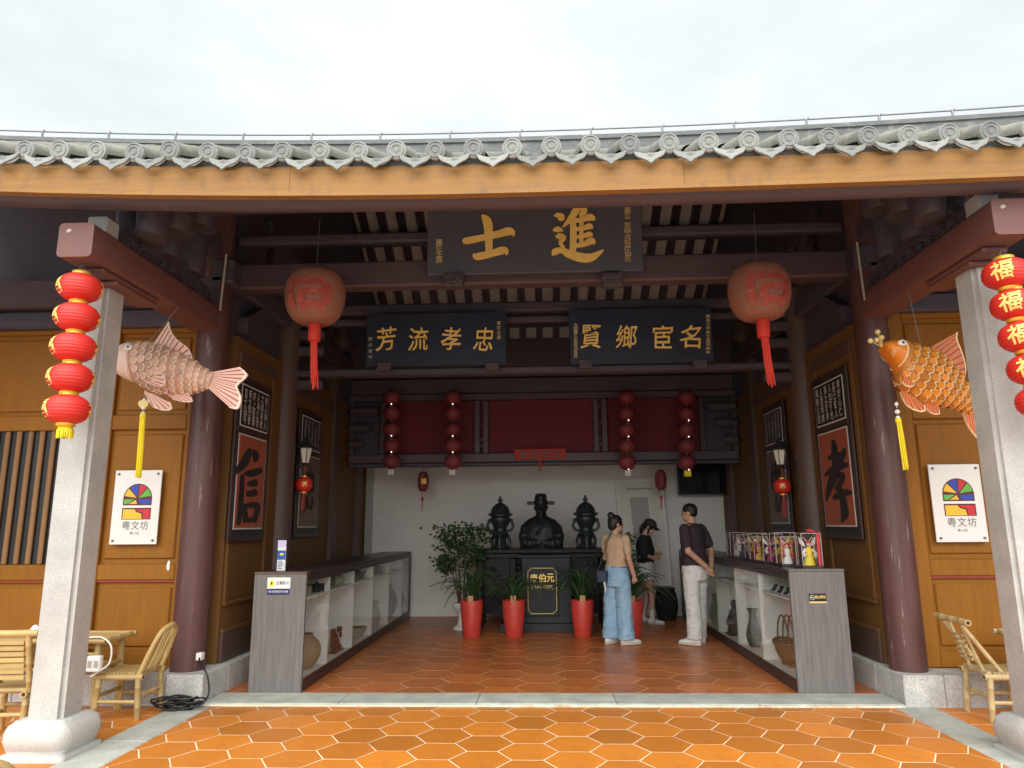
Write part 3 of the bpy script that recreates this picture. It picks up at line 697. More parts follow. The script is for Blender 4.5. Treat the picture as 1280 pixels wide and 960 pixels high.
# granite porch pillars with drum bases, and the beams they carry
def rsq(hw, z, r, c, n=6):
    out = []
    for qx, qy, a0 in ((1, 1, 0), (-1, 1, 90), (-1, -1, 180), (1, -1, 270)):
        for k in range(n + 1):
            a = R(a0 + 90 * k / n); out.append((c[0] + qx * (hw - r) + r * math.cos(a), c[1] + qy * (hw - r) + r * math.sin(a), z))
    return out
for s, px_, bx_ in ((-1, -3.275, -3.145), (1, 3.125, 3.045)):
    c = (px_, 4.95)
    m = MB(); hw, ch = .120, .028
    def sec(z, k=1.0):
        p = [(hw, -hw + ch), (hw, hw - ch), (hw - ch * .45, hw - ch * .45), (hw - ch, hw)]
        o = []
        for q in range(4):
            ca, sa = math.cos(q * math.pi / 2), math.sin(q * math.pi / 2)
            for a, b in ((hw, -hw + ch), (hw, hw - ch), (hw - ch, hw - ch)): o.append((c[0] + (a * ca - b * sa) * k, c[1] + (a * sa + b * ca) * k, z))
        return o
    m.loft([sec(.20), sec(.6), sec(2.0), sec(3.27)], 0, False, True)
    pil = m.build('granite_pillar', 'granite', hall)
    b = MB()
    b.loft([rsq(h_, z, r_, c) for h_, z, r_ in ((.215, -.01, .03), (.22, .03, .04), (.19, .042, .05), (.212, .07, .09), (.228, .115, .10), (.222, .165, .09), (.20, .205, .06), (.175, .220, .04), (.168, .230, .03), (.14, .234, .03))], 0, True, True)
    b.build('pillar_base', 'granite', hall)
    # porch beam
    bb = MB(); bb.loft([[(bx_ + q[0], y, 3.375 + q[1]) for q in [(rr[0] - 0, rr[1] - 0) for rr in [(p[0], p[1]) for p in rsq(.122, 0, .03, (0, 0), 3)]]] for y in (4.42, 6.40)], 0, True, True)
    beam = bb.build('porch_beam', 'red_beam', hall)
    for z0, z1, y0 in ((3.215, 3.252, 4.62), (3.18, 3.214, 4.78)):
        MB().box(bx_ - .085, bx_ + .085, y0, 5.35, z0, z1).build('beam_corbel', 'red_beam', beam, bevel=.012)
    MB().prism([(.018 * math.cos(k), .016 * math.sin(k * 1.1)) for k in (0, 1, 2.1, 3, 4, 5.2)], ((bx_ - .05, 4.4195, 3.44), (1, 0, 0), (0, 0, 1)), .003).build('paint_chip', 'pale_wear_highlight', beam)
    # small block under the eave purlin and carved panels, struts on the beam
    MB().box(bx_ - .07, bx_ + .07, 4.62, 4.78, 3.50, 3.64).build('bearing_block', 'granite', hall, bevel=.01)
    up_ = MB()
    prof = []
    for k in range(41):
        t = k / 40; y = 4.80 + 1.5 * t
        prof.append((y, 3.60 + .10 * math.sin(t * 3.1) + .035 * abs(math.sin(t * 16))))
    lo = [(y, 3.497) for y, z in prof]
    P = [(bx_ - .05, *p) for p in lo + prof]; Q = [(bx_ + .05, *p) for p in lo + prof]; n = 41
    up_.add(P, [(i, i + 1, n + i + 1, n + i) for i in range(n - 1)]); up_.add(Q, [(i, n + i, n + i + 1, i + 1) for i in range(n - 1)])
    up_.add([P[n + i] for i in range(n)] + [Q[n + i] for i in range(n)], [(i, n + i, n + i + 1, i + 1) for i in range(n - 1)])
    car = up_.build('carved_panel', 'dark_carved', hall)
    for k in range(9):                           # scrolls in relief on both faces
        y = 4.95 + .15 * k; z = 3.55 + .02 * math.sin(k * 2)
        for sx in (-1, 1):
            pts = [(bx_ + sx * .055, y + (.015 + .05 * t) * math.cos(t * 9) * .9, z + (.01 + .04 * t) * math.sin(t * 9)) for t in [q / 10 for q in range(11)]]
            MB().tube(pts, .011, 5).build('scroll', 'dark_carved', car)
    sti = 0
    for y, z0, z1, r in ((5.05, 3.64, 3.98, .12), (5.50, 3.66, 4.12, .15), (5.95, 3.68, 4.30, .14)):
        st_ = MB().lathe([(r * .92, z0), (r * .96, z0 + .03), (r, z0 + .10), (r * .97, z1 - .05), (r * .9, z1 - .005), (r * .7, z1)], (bx_, y, 0), 20).build('strut', 'dark_wood', hall)
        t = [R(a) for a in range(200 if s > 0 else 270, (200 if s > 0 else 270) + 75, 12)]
        MB().tube([(bx_ + r * .99 * math.cos(a), y + r * .99 * math.sin(a), z1 - .042) for a in t], .009, 5).build('highlight_rim', 'pale_wear_highlight', st_)  # pale arc paints the crescent highlight on the round strut top
    MB().box(bx_ - .10, bx_ + .10, 5.2, 6.4, 3.99, 4.17).build('upper_beam', 'dark_wood', hall, bevel=.03)
    for k, (y, z) in enumerate(((4.95, 3.80), (5.3, 3.98), (5.7, 4.2))):
        MB().lathe([(.09, -.20), (.10, -.18), (.105, .02), (.10, .055), (.07, .07)], (bx_ - s * .22, y, z), 12, sy=1.6).build('bracket_arm', 'dark_wood', hall)
    # pale conduit on the column
    xq = CL + .15 if s < 0 else CR - .15
    p1, p2 = (px_y(283, 318, 6.25), px_y(275, 388, 6.25)) if s < 0 else (px_y(1071, 303, 6.25), px_y(1081, 375, 6.25))
    MB().tube([p1, p2], .011, 8).build('conduit', 'pale_wear_highlight', hall)

# cross frames inside: front lintel, second frame, rear red screen
def xbeam(name, y0, y1, z0, z1, mt, bev=.02, x0=-3.0, x1=2.93): return MB().box(x0, x1, y0, y1, z0, z1).build(name, mt, hall, bevel=bev)
xbeam('main_lintel', 6.50, 6.68, 3.725, 3.985, 'purple_wood')
xbeam('tie_beam', 6.55, 6.66, 4.20, 4.30, 'dark_wood')
xbeam('tie_beam', 7.98, 8.16, 3.90, 4.02, 'dark_wood')
xbeam('tie_beam', 7.98, 8.16, 3.165, 3.245, 'dark_wood')
xbeam('tie_beam', 8.02, 8.12, 3.78, 3.86, 'dark_wood')
# rear screen
scr = MB().box(-2.96, 2.93, 10.86, 10.92, 2.50, 3.70).build('rear_screen', 'red_fabric', hall)
def sp(name, x0, x1, z0, z1, y0, y1, mt='purple_wood', bev=.01): return MB().box(x0, x1, y0, y1, z0, z1).build(name, mt, scr, bevel=bev)
sp('screen_lintel', -2.96, 2.93, 2.385, 2.52, 10.74, 10.90); sp('screen_lintel', -2.96, 2.93, 2.33, 2.382, 10.78, 10.90, 'dark_wood')
sp('screen_lintel', -2.96, 2.93, 3.34, 3.44, 10.74, 10.88); sp('screen_lintel', -2.96, 2.93, 3.70, 4.30, 10.72, 10.94, 'dark_wood'); sp('screen_lintel', -2.96, 2.93, 3.45, 3.69, 10.80, 10.858)
for xx in (-2.92, -2.45, -.99, -.86, .82, .95, 2.42, 2.9):
    sp('screen_post', xx - .045, xx + .045, 2.522, 3.338, 10.77, 10.862)
for xx in (-.925, .885):
    for zz in (2.62, 2.72, 2.95, 3.2): sp('screen_bar', xx - .03, xx + .03, zz, zz + .03, 10.80, 10.85, bev=0)
for x0, x1 in ((-2.96, -2.52), (2.47, 2.93)): sp('side_board', x0, x1, 2.522, 3.338, 10.842, 10.86, 'dark_wood', 0)
# brackets in the corners of the second frame
for s, X in ((-1, WL), (1, WR)):
    for z in (3.02, 3.42, 3.62):
        MB().box(*sorted((X - s * .02, X - s * .42)), 8.0, 8.12, z, z + .12).build('bracket_arm', 'dark_carved', hall, bevel=.03)
    for z in (2.6, 2.85, 3.1):
        MB().box(*sorted((X - s * .02, X - s * (.5 - (3.1 - z) * .5))), 10.6, 10.72, z, z + .14).build('bracket_arm', 'dark_carved', hall, bevel=.04)
# socket plate
MB().box(WR - .012, WR, 6.83, 6.91, .36, .48).build('socket_plate', 'white', hall, bevel=.004)
MB().box(CL + .14, CL + .19, 6.28, 6.34, .34, .40).build('socket_plate', 'white', hall, bevel=.004)

# ------------------------------------------------------------------ name boards
UX, UZ = (1, 0, 0), (0, 0, 1)
GOLD = 'gold'
b1 = thing('name_board', 'large slate-grey name board with two big gold characters', 'name board', (-.05, 6.40, 3.79))
MB().box(-1.07, .98, 6.40, 6.45, 3.79, 4.62).build('board', 'slate_board', b1, bevel=.006)
f4 = lambda u, v: px_y(530 + u / 4.571, 255 + v / 4.571, 6.40)
SHI = [[(222, 208, 16), (245, 212, 36), (330, 195, 34), (430, 172, 38), (480, 158, 44), (505, 165, 34), (512, 184, 10)],
       [(330, 66, 8), (352, 88, 44), (366, 120, 52), (370, 200, 44), (373, 285, 40)],
       [(282, 288, 10), (305, 302, 38), (390, 284, 36), (445, 268, 42), (468, 272, 34), (472, 292, 8)]]
JIN = [[(744, 70, 8), (765, 66, 26), (788, 80, 40), (803, 88, 10)], [(736, 152, 6), (762, 147, 30), (786, 152, 14), (794, 158, 4)],
       [(752, 190, 8), (775, 186, 32), (800, 196, 26), (782, 216, 26), (786, 236, 20), (802, 252, 14)],
       [(733, 296, 8), (748, 276, 36), (785, 266, 30), (830, 288, 44), (900, 308, 50), (955, 308, 44), (1000, 282, 24), (1026, 266, 6)],
       [(892, -10, 20), (868, 40, 40), (840, 85, 36), (815, 112, 22), (792, 136, 5)],
       [(850, 78, 34), (853, 180, 38), (850, 272, 38)], [(893, 0, 20), (912, 40, 40), (905, 62, 30)], [(898, 55, 24), (899, 150, 24), (898, 245, 24)],
       [(862, 98, 22), (905, 92, 24), (950, 78, 36), (976, 92, 12)], [(868, 146, 18), (905, 143, 22), (945, 130, 30), (964, 142, 8)],
       [(868, 192, 18), (905, 188, 20), (945, 176, 28), (962, 186, 8)], [(862, 240, 22), (910, 234, 24), (955, 214, 38), (976, 230, 10)]]
brush(MB(), SHI, f4, (0, -1, 0), .016).build('character', 'gold', b1)
brush(MB(), JIN, f4, (0, -1, 0), .016).build('character', 'gold', b1)
def column_text(chars, x, y_top, y_bot, Y, mt, parent, size, name='inscription'):
    m = MB(); n = len(chars)
    for i, ch in enumerate(chars):
        c = px_y(x, y_top + (y_bot - y_top) * (i + .5) / n, Y); put_text(m, ch, c, UX, UZ, h=size * .92, w_=size, offset=.012, lift=.003)
    o = m.build(name, mt, parent); o['kind'] = 'stuff'; return o
column_text('萬曆二年甲戌科唐伯元', 784.5, 259, 327, 6.40, 'gold_dull', b1, .062)
column_text('萬曆壬辰', 549, 299, 329, 6.40, 'gold_dull', b1, .066)
for xx in (567, 765):
    p = px_y(xx, 350, 6.40); m = MB().box(p.x - .095, p.x + .095, 6.36, 6.47, p.z - .07, p.z + .065); q = m.build('hanger_bracket', 'dark_carved', b1, bevel=.012)
    for k in range(6): MB().ell((p.x - .065 + .026 * k, 6.358, p.z + .02 * (-1) ** k), (.018, .008, .02), 8, 5).build('carving', 'dark_carved', q)

def small_board(label, x0, x1, yt, yb, chars, cy, Y, side1, side2, mt='gold'):
    tl = px_y(x0, yt, Y); br = px_y(x1, yb, Y)
    t = thing('name_board', label, 'name board', ((tl.x + br.x) / 2, Y, br.z))
    MB().box(tl.x, br.x, Y, Y + .04, br.z, tl.z).build('board', 'navy_board', t, bevel=.006)
    for ch, cx, ang in chars:
        m = MB(); c = px_y(cx, cy, Y); u = Vector((math.cos(ang), 0, math.sin(ang) * .6)); v = Vector((-math.sin(ang) * .6 + .08, 0, math.cos(ang)))
        vs_, fs_, mx_, my_, tw, th = text_mesh(ch, .004)
        sy = .27 / th; sx = .225 / tw
        for lift, k in ((.004, 1),):
            n0 = len(m.v)
            P = [c + u * ((p[0] - mx_) * sx) + v * ((p[1] - my_) * sy) + Vector((0, -.004 if p[2] <= 0 else -.02, 0)) for p in vs_]
            # wobble the strokes a little, like running script
            P = [p + Vector((.012 * noise.noise(p * 9), 0, .014 * noise.noise(p * 9 + Vector((5, 3, 1))))) for p in P]
            B = [p + Vector((0, -.016, 0)) for p in P]
            edges = {}
            for f in fs_:
                for i in range(len(f)):
                    e = (f[i], f[(i + 1) % len(f)])
                    if (e[1], e[0]) in edges: del edges[(e[1], e[0])]
                    else: edges[e] = 1
            m.add(B, fs_); m.add(P + B, [(a, b, b + len(P), a + len(P)) for a, b in edges])
        m.build('character', mt, t)
    for chs, xx, ya, yb_, mt2 in (side1, side2): column_text(chs, xx, ya, yb_, Y, mt2, t, .045)
    for xx in (x0 + 21, x1 - 18):
        p = px_y(xx, yb + 1, Y); MB().box(p.x - .08, p.x + .08, Y - .03, Y + .06, p.z - .07, p.z + .03).build('hanger_bracket', 'dark_carved', t, bevel=.012)
    return t
small_board('navy name board with four gold characters and faint grey lettering at one edge', 459, 633, 393, 455,
            (('芳', 483, .1), ('流', 523, .05), ('孝', 564, -.05), ('忠', 605, -.1)), 424, 7.82, ('萬曆壬辰', 623.5, 401, 425, 'gold_dull'), ('嗣孫重修', 463, 420, 450, 'jamb'))
small_board('dark name board with four gold characters and gold lettering down both edges', 711, 893, 387, 452,
            (('賢', 739, .0), ('鄉', 783, .02), ('宦', 828, -.02), ('名', 863, -.05)), 421, 7.82, ('大明萬曆壬辰秋月吉旦', 719.5, 404, 447, 'gold_dull'), ('賜進士吏部文選司郎中', 885, 393, 443, 'gold_dull'))
sgn = thing('red_banner', 'small red banner with four dark characters under the screen lintel', 'banner', (-.036, 10.72, 2.41))
MB().box(-.423, .351, 10.715, 10.735, 2.412, 2.575).build('cloth', 'banner_red', sgn, bevel=.004)
for i, ch in enumerate('堂滿玉金'): put_text(MB(), ch, (-.29 + .17 * i, 10.715, 2.493), UX, UZ, h=.10, w_=.11, offset=.01, lift=.002).build('character', 'frame_dark', sgn)
MB().box(-.06, -.025, 10.70, 10.712, 2.24, 2.415).build('hanging_tag', 'banner_red', sgn)

# ------------------------------------------------------------------ calligraphy panels on the side walls
XINA = [[(176, 418, 6), (170, 440, 34), (145, 495, 44), (118, 530, 30), (104, 552, 6)], [(136, 556, 20), (132, 640, 26), (124, 740, 28), (114, 818, 22)],
        [(192, 425, 6), (204, 448, 34), (206, 476, 26), (200, 492, 5)], [(146, 550, 16), (180, 550, 36), (215, 540, 32), (238, 532, 26)],
        [(163, 604, 18), (190, 602, 34), (214, 592, 28)], [(156, 656, 22), (185, 655, 36), (212, 642, 28)],
        [(148, 708, 18), (150, 750, 24), (152, 806, 28)], [(148, 718, 18), (190, 714, 30), (214, 722, 30), (208, 760, 26), (194, 806, 22)], [(152, 796, 22), (175, 792, 24), (196, 788, 22)]]
XIAO = [[(388, 420, 8), (396, 450, 26), (398, 500, 30), (402, 560, 26)], [(366, 512, 14), (395, 500, 28), (430, 488, 18)], [(350, 594, 8), (385, 570, 34), (430, 545, 36), (464, 542, 14)],
        [(444, 462, 10), (438, 490, 28), (412, 545, 30), (392, 600, 40), (372, 660, 28), (358, 714, 6)], [(392, 606, 20), (420, 590, 32), (436, 600, 28), (424, 630, 26), (404, 664, 20)],
        [(414, 640, 14), (432, 680, 28), (444, 740, 34), (446, 785, 34), (432, 818, 6)], [(392, 704, 16), (420, 686, 36), (455, 674, 32), (480, 680, 12)]]
def calli(label, s, X, y0, y1, z0, z1, strokes, org, scl, red, text_rows, char=None, dim=False):
    u = Vector((0, -s, 0)); n = Vector((-s, 0, 0)); ym = (y0 + y1) / 2; W = y1 - y0
    t = thing('calligraphy_panel', label, 'wall panel', (X, ym, z0), 0)
    def b(name, ya, yb, za, zb, d0, d1, mt, bev=0):
        xa, xb = sorted((X - s * d0, X - s * d1)); return MB().box(xa, xb, ya, yb, za, zb).build(name, mt, t, bevel=bev)
    zs = z0 + (z1 - z0) * .665                        # split between big character and inscription
    b('frame', y0, y1, z0, z1, .028, .05, 'frame_dark', .008)
    b('mount', y0 + .05, y1 - .05, z0 + .05, z1 - .05, .05, .054, 'panel_black')
    b('white_border', y0 + .085, y1 - .085, z0 + .12, zs - .035, .054, .057, 'white_line')
    b('panel', y0 + .10, y1 - .10, z0 + .135, zs - .05, .057, .060, red)
    b('white_border', y0 + .085, y1 - .085, zs + .035, z1 - .085, .054, .057, 'white_line')
    b('panel', y0 + .10, y1 - .10, zs + .05, z1 - .10, .057, .060, 'panel_black')
    b('frame_bar', y0 + .03, y1 - .03, zs - .025, zs + .025, .052, .066, 'frame_dark', .006)
    m = MB(); XF = X - s * .0605
    if strokes: brush(m, strokes, lambda a, c_: px_x(org[0] + a / scl, org[1] + c_ / scl, XF), n, .004, step=.0004)
    else: put_text(m, char, (XF, ym, (z0 + .135 + zs - .05) / 2), u, UZ, h=.62, w_=.42, offset=.035, lift=.002)
    m.build('character', 'ink', t)
    m = MB(); rows = text_rows
    ya, yb, za, zb = y0 + .12, y1 - .12, zs + .07, z1 - .12
    for r_, row in enumerate(rows):
        for c_, ch in enumerate(row):
            k = (c_ + .5) / len(row); yy = (ya + (yb - ya) * k) if s < 0 else (yb - (yb - ya) * k)
            if not dim: m = MB()
            put_text(m, ch, (XF, yy + rnd(-.004, .004), zb - (zb - za) * (r_ + .5) / len(rows)), u, UZ, h=.085, w_=.075, offset=.008, lift=.002)
            if not dim: m.build('small_character', 'white_char', t)
    if dim: m.build('inscription', 'jamb', t)['kind'] = 'stuff'
    return t
calli('red and black calligraphy panel whose big upright character is made of short bars', -1, WL, 6.615, 7.475, 1.31, 2.92, XINA, (270, 460), 4.173, 'panel_red', ('言新許人之信', '子文上為誠人', '以四德立身得', '可者理信者人'))
calli('red and black calligraphy panel whose big character has a long curved downstroke', 1, WR, 6.76, 7.66, 1.29, 2.94, XIAO, (940, 440), 3.84, 'panel_red', ('順人善人其孝', '無而之如己於', '父母於不從心', '是謂孝也人仁'))
calli('dim calligraphy panel behind the wall lamp, on the wall above the fire-notice case', -1, WL, 8.40, 9.30, 1.32, 2.88, None, None, 1, 'panel_dull', ('忠言之人君', '臣事以忠信', '為人謀而不', '忠乎與朋友'), '忠', True)
calli('dim calligraphy panel behind the wall lamp, on the wall above the figurine case', 1, WR, 8.58, 9.43, 1.32, 2.92, None, None, 1, 'panel_dull', ('弟子入則孝', '出則悌謹而', '信汎愛眾而', '親仁行有餘'), '悌', True)

# ------------------------------------------------------------------ lanterns
def lantern_ball(mb, r, h, mi=0, n=24, ribs=9, c=(0, 0, 0)):
    rings = []; k = ribs * 4
    for i in range(k + 1):
        t = -1 + 2 * i / k; q = math.sqrt(max(1 - (t * .93) ** 2.3 if t > 0 else 1 - (-t * .93) ** 2.3, 0.02))
        rr = r * q * (1 - .030 * (1 + math.cos(2 * math.pi * i / 4)) / 2)
        rings.append([(c[0] + rr * math.cos(2 * math.pi * j / n), c[1] + rr * math.sin(2 * math.pi * j / n), c[2] + t * h / 2) for j in range(n)])
    mb.loft(rings, mi, True, True); return mb
def tassel(mb, c, r0, r1, ln, n=16, mi=0):
    x, y, z = c
    for k in range(n):
        a = 2 * math.pi * k / n; d = rnd(.7, 1.05)
        mb.tube([(x + r0 * .8 * math.cos(a), y + r0 * .8 * math.sin(a), z), (x + r1 * math.cos(a) * d, y + r1 * math.sin(a) * d, z - ln * .5), (x + r1 * math.cos(a) * d * 1.05 + rnd(-.004, .004), y + r1 * math.sin(a) * d + rnd(-.004, .004), z - ln * rnd(.88, 1.03))], [r0 * .3, r0 * .26, r0 * .14], 5, mi)
    return mb
def lantern_string(label, top, pos, r, h, pitch, mt, motif, group=None, tas='tassel_yellow', tl=.08, lean=(0, 0)):
    """pos: world position of the hook; lanterns hang below"""
    t = thing('lantern_string', label, 'lantern', (pos[0], pos[1], pos[2] - top - pitch * 4 - h - tl), 0, group)
    cord = MB().tube([pos, (pos[0] + lean[0] * 4, pos[1], pos[2] - top - pitch * 4 - h)], .003, 5).build('cord', 'black', t)
    for i in range(5):
        cx = pos[0] + lean[0] * i; zc = pos[2] - top - h / 2 - pitch * i
        ln = lantern_ball(MB(), r, h, c=(cx, pos[1], zc)).build('lantern', mt, t)
        gm = 'frame_dark' if motif == 'dot' else 'lantern_gold'
        MB().lathe([(r * .42, 0), (r * .42, .022), (r * .36, .026)], (cx, pos[1], zc + h / 2 - .004), 16).build('top_ring', gm, ln)
        MB().lathe([(r * .36, -.02), (r * .42, -.017), (r * .42, .006)], (cx, pos[1], zc - h / 2 - .002), 16).build('bottom_ring', gm, ln)
        if motif == 'fu':
            m = MB(); put_text(m, '福', (0, 0, 0), UX, UZ, h=h * .66, w_=r * .95, offset=.02, lift=0)
            ang = R(-42)
            P = []
            for v in m.v:                                    # wrap the character on the ball
                zz = v[2]; q = math.sqrt(max(1 - (abs(zz) / (h / 2) * .93) ** 2.3, .05)); a = v[0] / r + ang
                P.append((cx + math.sin(a) * (r * q + .004), pos[1] - math.cos(a) * (r * q + .004), zc + zz + .012 * (v[0] / r)))
            m.v = P; m.build('character', 'gold', ln)
        elif motif == 'side':
            for sgn_ in (-1, 1):
                m = MB(); put_text(m, '福', (0, 0, 0), UX, UZ, h=h * .66, w_=r * .95, offset=.03, lift=0); P = []
                for v in m.v:
                    zz = v[2]; q = math.sqrt(max(1 - (abs(zz) / (h / 2) * .93) ** 2.3, .05)); a = v[0] / r + R(121 if sgn_ > 0 else -49)
                    P.append((cx + math.sin(a) * (r * q + .004), pos[1] - math.cos(a) * (r * q + .004), zc + zz))
                m.v = P; m.build('character', 'gold', ln)
        elif motif == 'dot' and (i * 7 + int(pos[0] * 10)) % 3:
            MB().ell((cx + .01, pos[1] - r * .55, zc - h / 2 - .005), (.007, .007, .007), 8, 6).build('bulb', 'bulb', ln)
    cxl = pos[0] + lean[0] * 4; zb = pos[2] - top - pitch * 4 - h
    if tas:
        if motif == 'dot': MB().box(cxl - .045, cxl + .045, pos[1] - .045, pos[1] + .045, zb - tl, zb - .012).build('paper_tag', tas, t)
        else: tassel(MB(), (cxl, pos[1], zb), .03, .05, tl, 20).build('tassel', tas, t)
    m = MB().tube([(pos[0] + .02 * math.cos(a), pos[1], pos[2] - top + .035 + .035 * math.sin(a)) for a in [math.pi * k / 8 for k in range(-2, 11)]], .0022, 5)
    m.build('wire_loop', 'metal', t)
    return t
lantern_string('string of five red lanterns with gold side print and yellow tassel', .05, (-3.17, 4.56, 3.225), .140, .192, .212, 'lantern_red', 'side', lean=(.002, 0), tl=.10)
lantern_string('string of five red lanterns, each with a gold fortune character', .06, (3.045, 4.56, 3.19), .140, .192, .212, 'lantern_red', 'fu', lean=(.024, 0), tl=.10)
for lab, x in (('string of five dim red lanterns nearest the wall above the fire-notice case', 490), ('string of five dim red lanterns above the leafy shrub in a white urn', 566),
               ('string of five dim red lanterns above the person in blue jeans', 783.5), ('string of five dim red lanterns with yellow tag beside the black television', 858)):
    p = px_y(x, 489, 10.3); q = px_y(x, 590, 10.3)
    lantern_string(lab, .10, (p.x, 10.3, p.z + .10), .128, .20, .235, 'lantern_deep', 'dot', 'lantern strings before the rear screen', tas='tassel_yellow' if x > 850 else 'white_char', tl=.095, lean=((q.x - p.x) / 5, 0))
def big_lantern(label, px, py, Y):
    c = px_y(px, py, Y); t = thing('drum_lantern', label, 'lantern', (c.x, Y, c.z - .95))
    m = MB(); rings = []; n = 28
    prof = [(.10, .245), (.155, .236), (.212, .198), (.250, .125), (.264, .04), (.260, -.04), (.242, -.115), (.205, -.185), (.155, -.228), (.09, -.245)]
    m.lathe([(r_, z_) for r_, z_ in spline(prof, 4)], c, n)
    m.build('shade', 'lantern_old', t)
    m = MB()                                               # faded red painted character, wrapped on the shade
    for ln in ([(-.115, .15, .05), (.0, .165, .06), (.13, .14, .05)], [(-.13, .10, .05), (-.135, -.02, .05), (-.13, -.15, .06)], [(-.10, .05, .06), (.02, .06, .065), (.12, .045, .06)],
               [(-.05, -.02, .05), (-.055, -.10, .05), (-.04, -.17, .04)], [(.11, .03, .06), (.115, -.08, .06), (.08, -.17, .04)], [(-.04, -.02, .05), (.04, -.03, .06), (.10, -.02, .05)], [(-.03, -.12, .05), (.04, -.13, .05), (.09, -.12, .04)],
               [(0, .12, .06), (.0, .06, .06)], [(-.06, .10, .09), (.06, .10, .09)]):
        sp_ = spline(ln, 5); l = []; r2 = []
        for i, (x, z, wd) in enumerate(sp_):
            a = sp_[max(i - 1, 0)]; b = sp_[min(i + 1, len(sp_) - 1)]; dx, dz = b[0] - a[0], b[1] - a[1]; d = math.hypot(dx, dz) or 1
            for lst, k in ((l, 1), (r2, -1)):
                X_, Z_ = (x - dz / d * wd / 2 * k) * 1.3, (z + dx / d * wd / 2 * k) * 1.12 + .01
                rr = .270 * math.sqrt(max(1 - (abs(Z_) / .272) ** 2.4, .2)); a_ = X_ / .26 + .12
                lst.append((c.x + math.sin(a_) * rr, Y - math.cos(a_) * rr - .0006 * len(m.f) / 30, c.z + Z_))
        k = len(l); m.add(l + r2, [(i, i + 1, k + i + 1, k + i) for i in range(k - 1)], 0, True)
    m.build('painted_character', 'old_red', t)
    MB().tube([(c.x, Y, c.z + .24), (c.x + .01, Y, c.z + .75)], .003, 5).build('hanging_wire', 'metal', t)
    MB().lathe([(.125, .24), (.125, .262), (.05, .266)], c, 18).build('collar', 'dark_wood', t)
    MB().lathe([(.055, -.40), (.058, -.24), (.05, -.235)], (c.x + .01, Y, c.z), 10).build('tassel_cap', 'tassel_red', t)
    m = MB()
    for k in range(22):
        a = 2 * math.pi * k / 22; rr = .03 * rnd(.3, 1)
        m.tube([(c.x + .01 + rr * math.cos(a), Y + rr * math.sin(a), c.z - .39), (c.x + .02 + rr * math.cos(a) * 1.1, Y + rr * math.sin(a), c.z - .62), (c.x + .035 + rr * math.cos(a) * 1.3, Y + rr * math.sin(a) * 1.3, c.z - rnd(.72, .84))], [.008, .007, .004], 5)
    m.build('tassel', 'tassel_red', t)
big_lantern('faded drum lantern with red tassel near the pink carp', 394, 372, 6.0)
big_lantern('faded drum lantern with red tassel near the orange carp', 949, 366, 6.0)
def slim_lantern(label, px, py, tagc):
    c = px_y(px, py, 11.3); t = thing('slim_lantern', label, 'lantern', (c.x, 11.3, c.z - .45))
    b = MB().lathe([(.05, -.14), (.075, -.12), (.088, -.06), (.09, 0), (.088, .06), (.075, .12), (.05, .14)], c, 10, sm=False).build('shade', 'lantern_deep', t)
    MB().lathe([(.052, .14), (.052, .155)], c, 10).build('end_ring', 'frame_dark', t); MB().lathe([(.052, -.155), (.052, -.14)], c, 10).build('end_ring', 'frame_dark', t)
    if tagc:
        m = MB(); put_text(m, '福', (c.x + .02, 11.3 - .089, c.z), UX, UZ, h=.09, offset=.02); m.build('character', 'gold', b)
    MB().tube([(c.x, 11.3, c.z + .15), (c.x, 11.3, c.z + .36)], .003, 5).build('cord', 'frame_dark', t)
    m = MB().tube([(c.x - .005, 11.3, c.z - .15), (c.x - .008, 11.3, c.z - .26)], .004, 5).ell((c.x - .008, 11.3, c.z - .27), (.026, .026, .026), 10, 6).tube([(c.x - .008, 11.3, c.z - .29), (c.x - .012, 11.3, c.z - .46)], [.012, .008], 6); m.build('tassel', 'tassel_red', t)
slim_lantern('slim red lantern with a gold character and bead tassel on the white wall', 529, 602, True)
slim_lantern('slim plain red lantern with tassel in front of the leaning notice board', 826, 600, False)
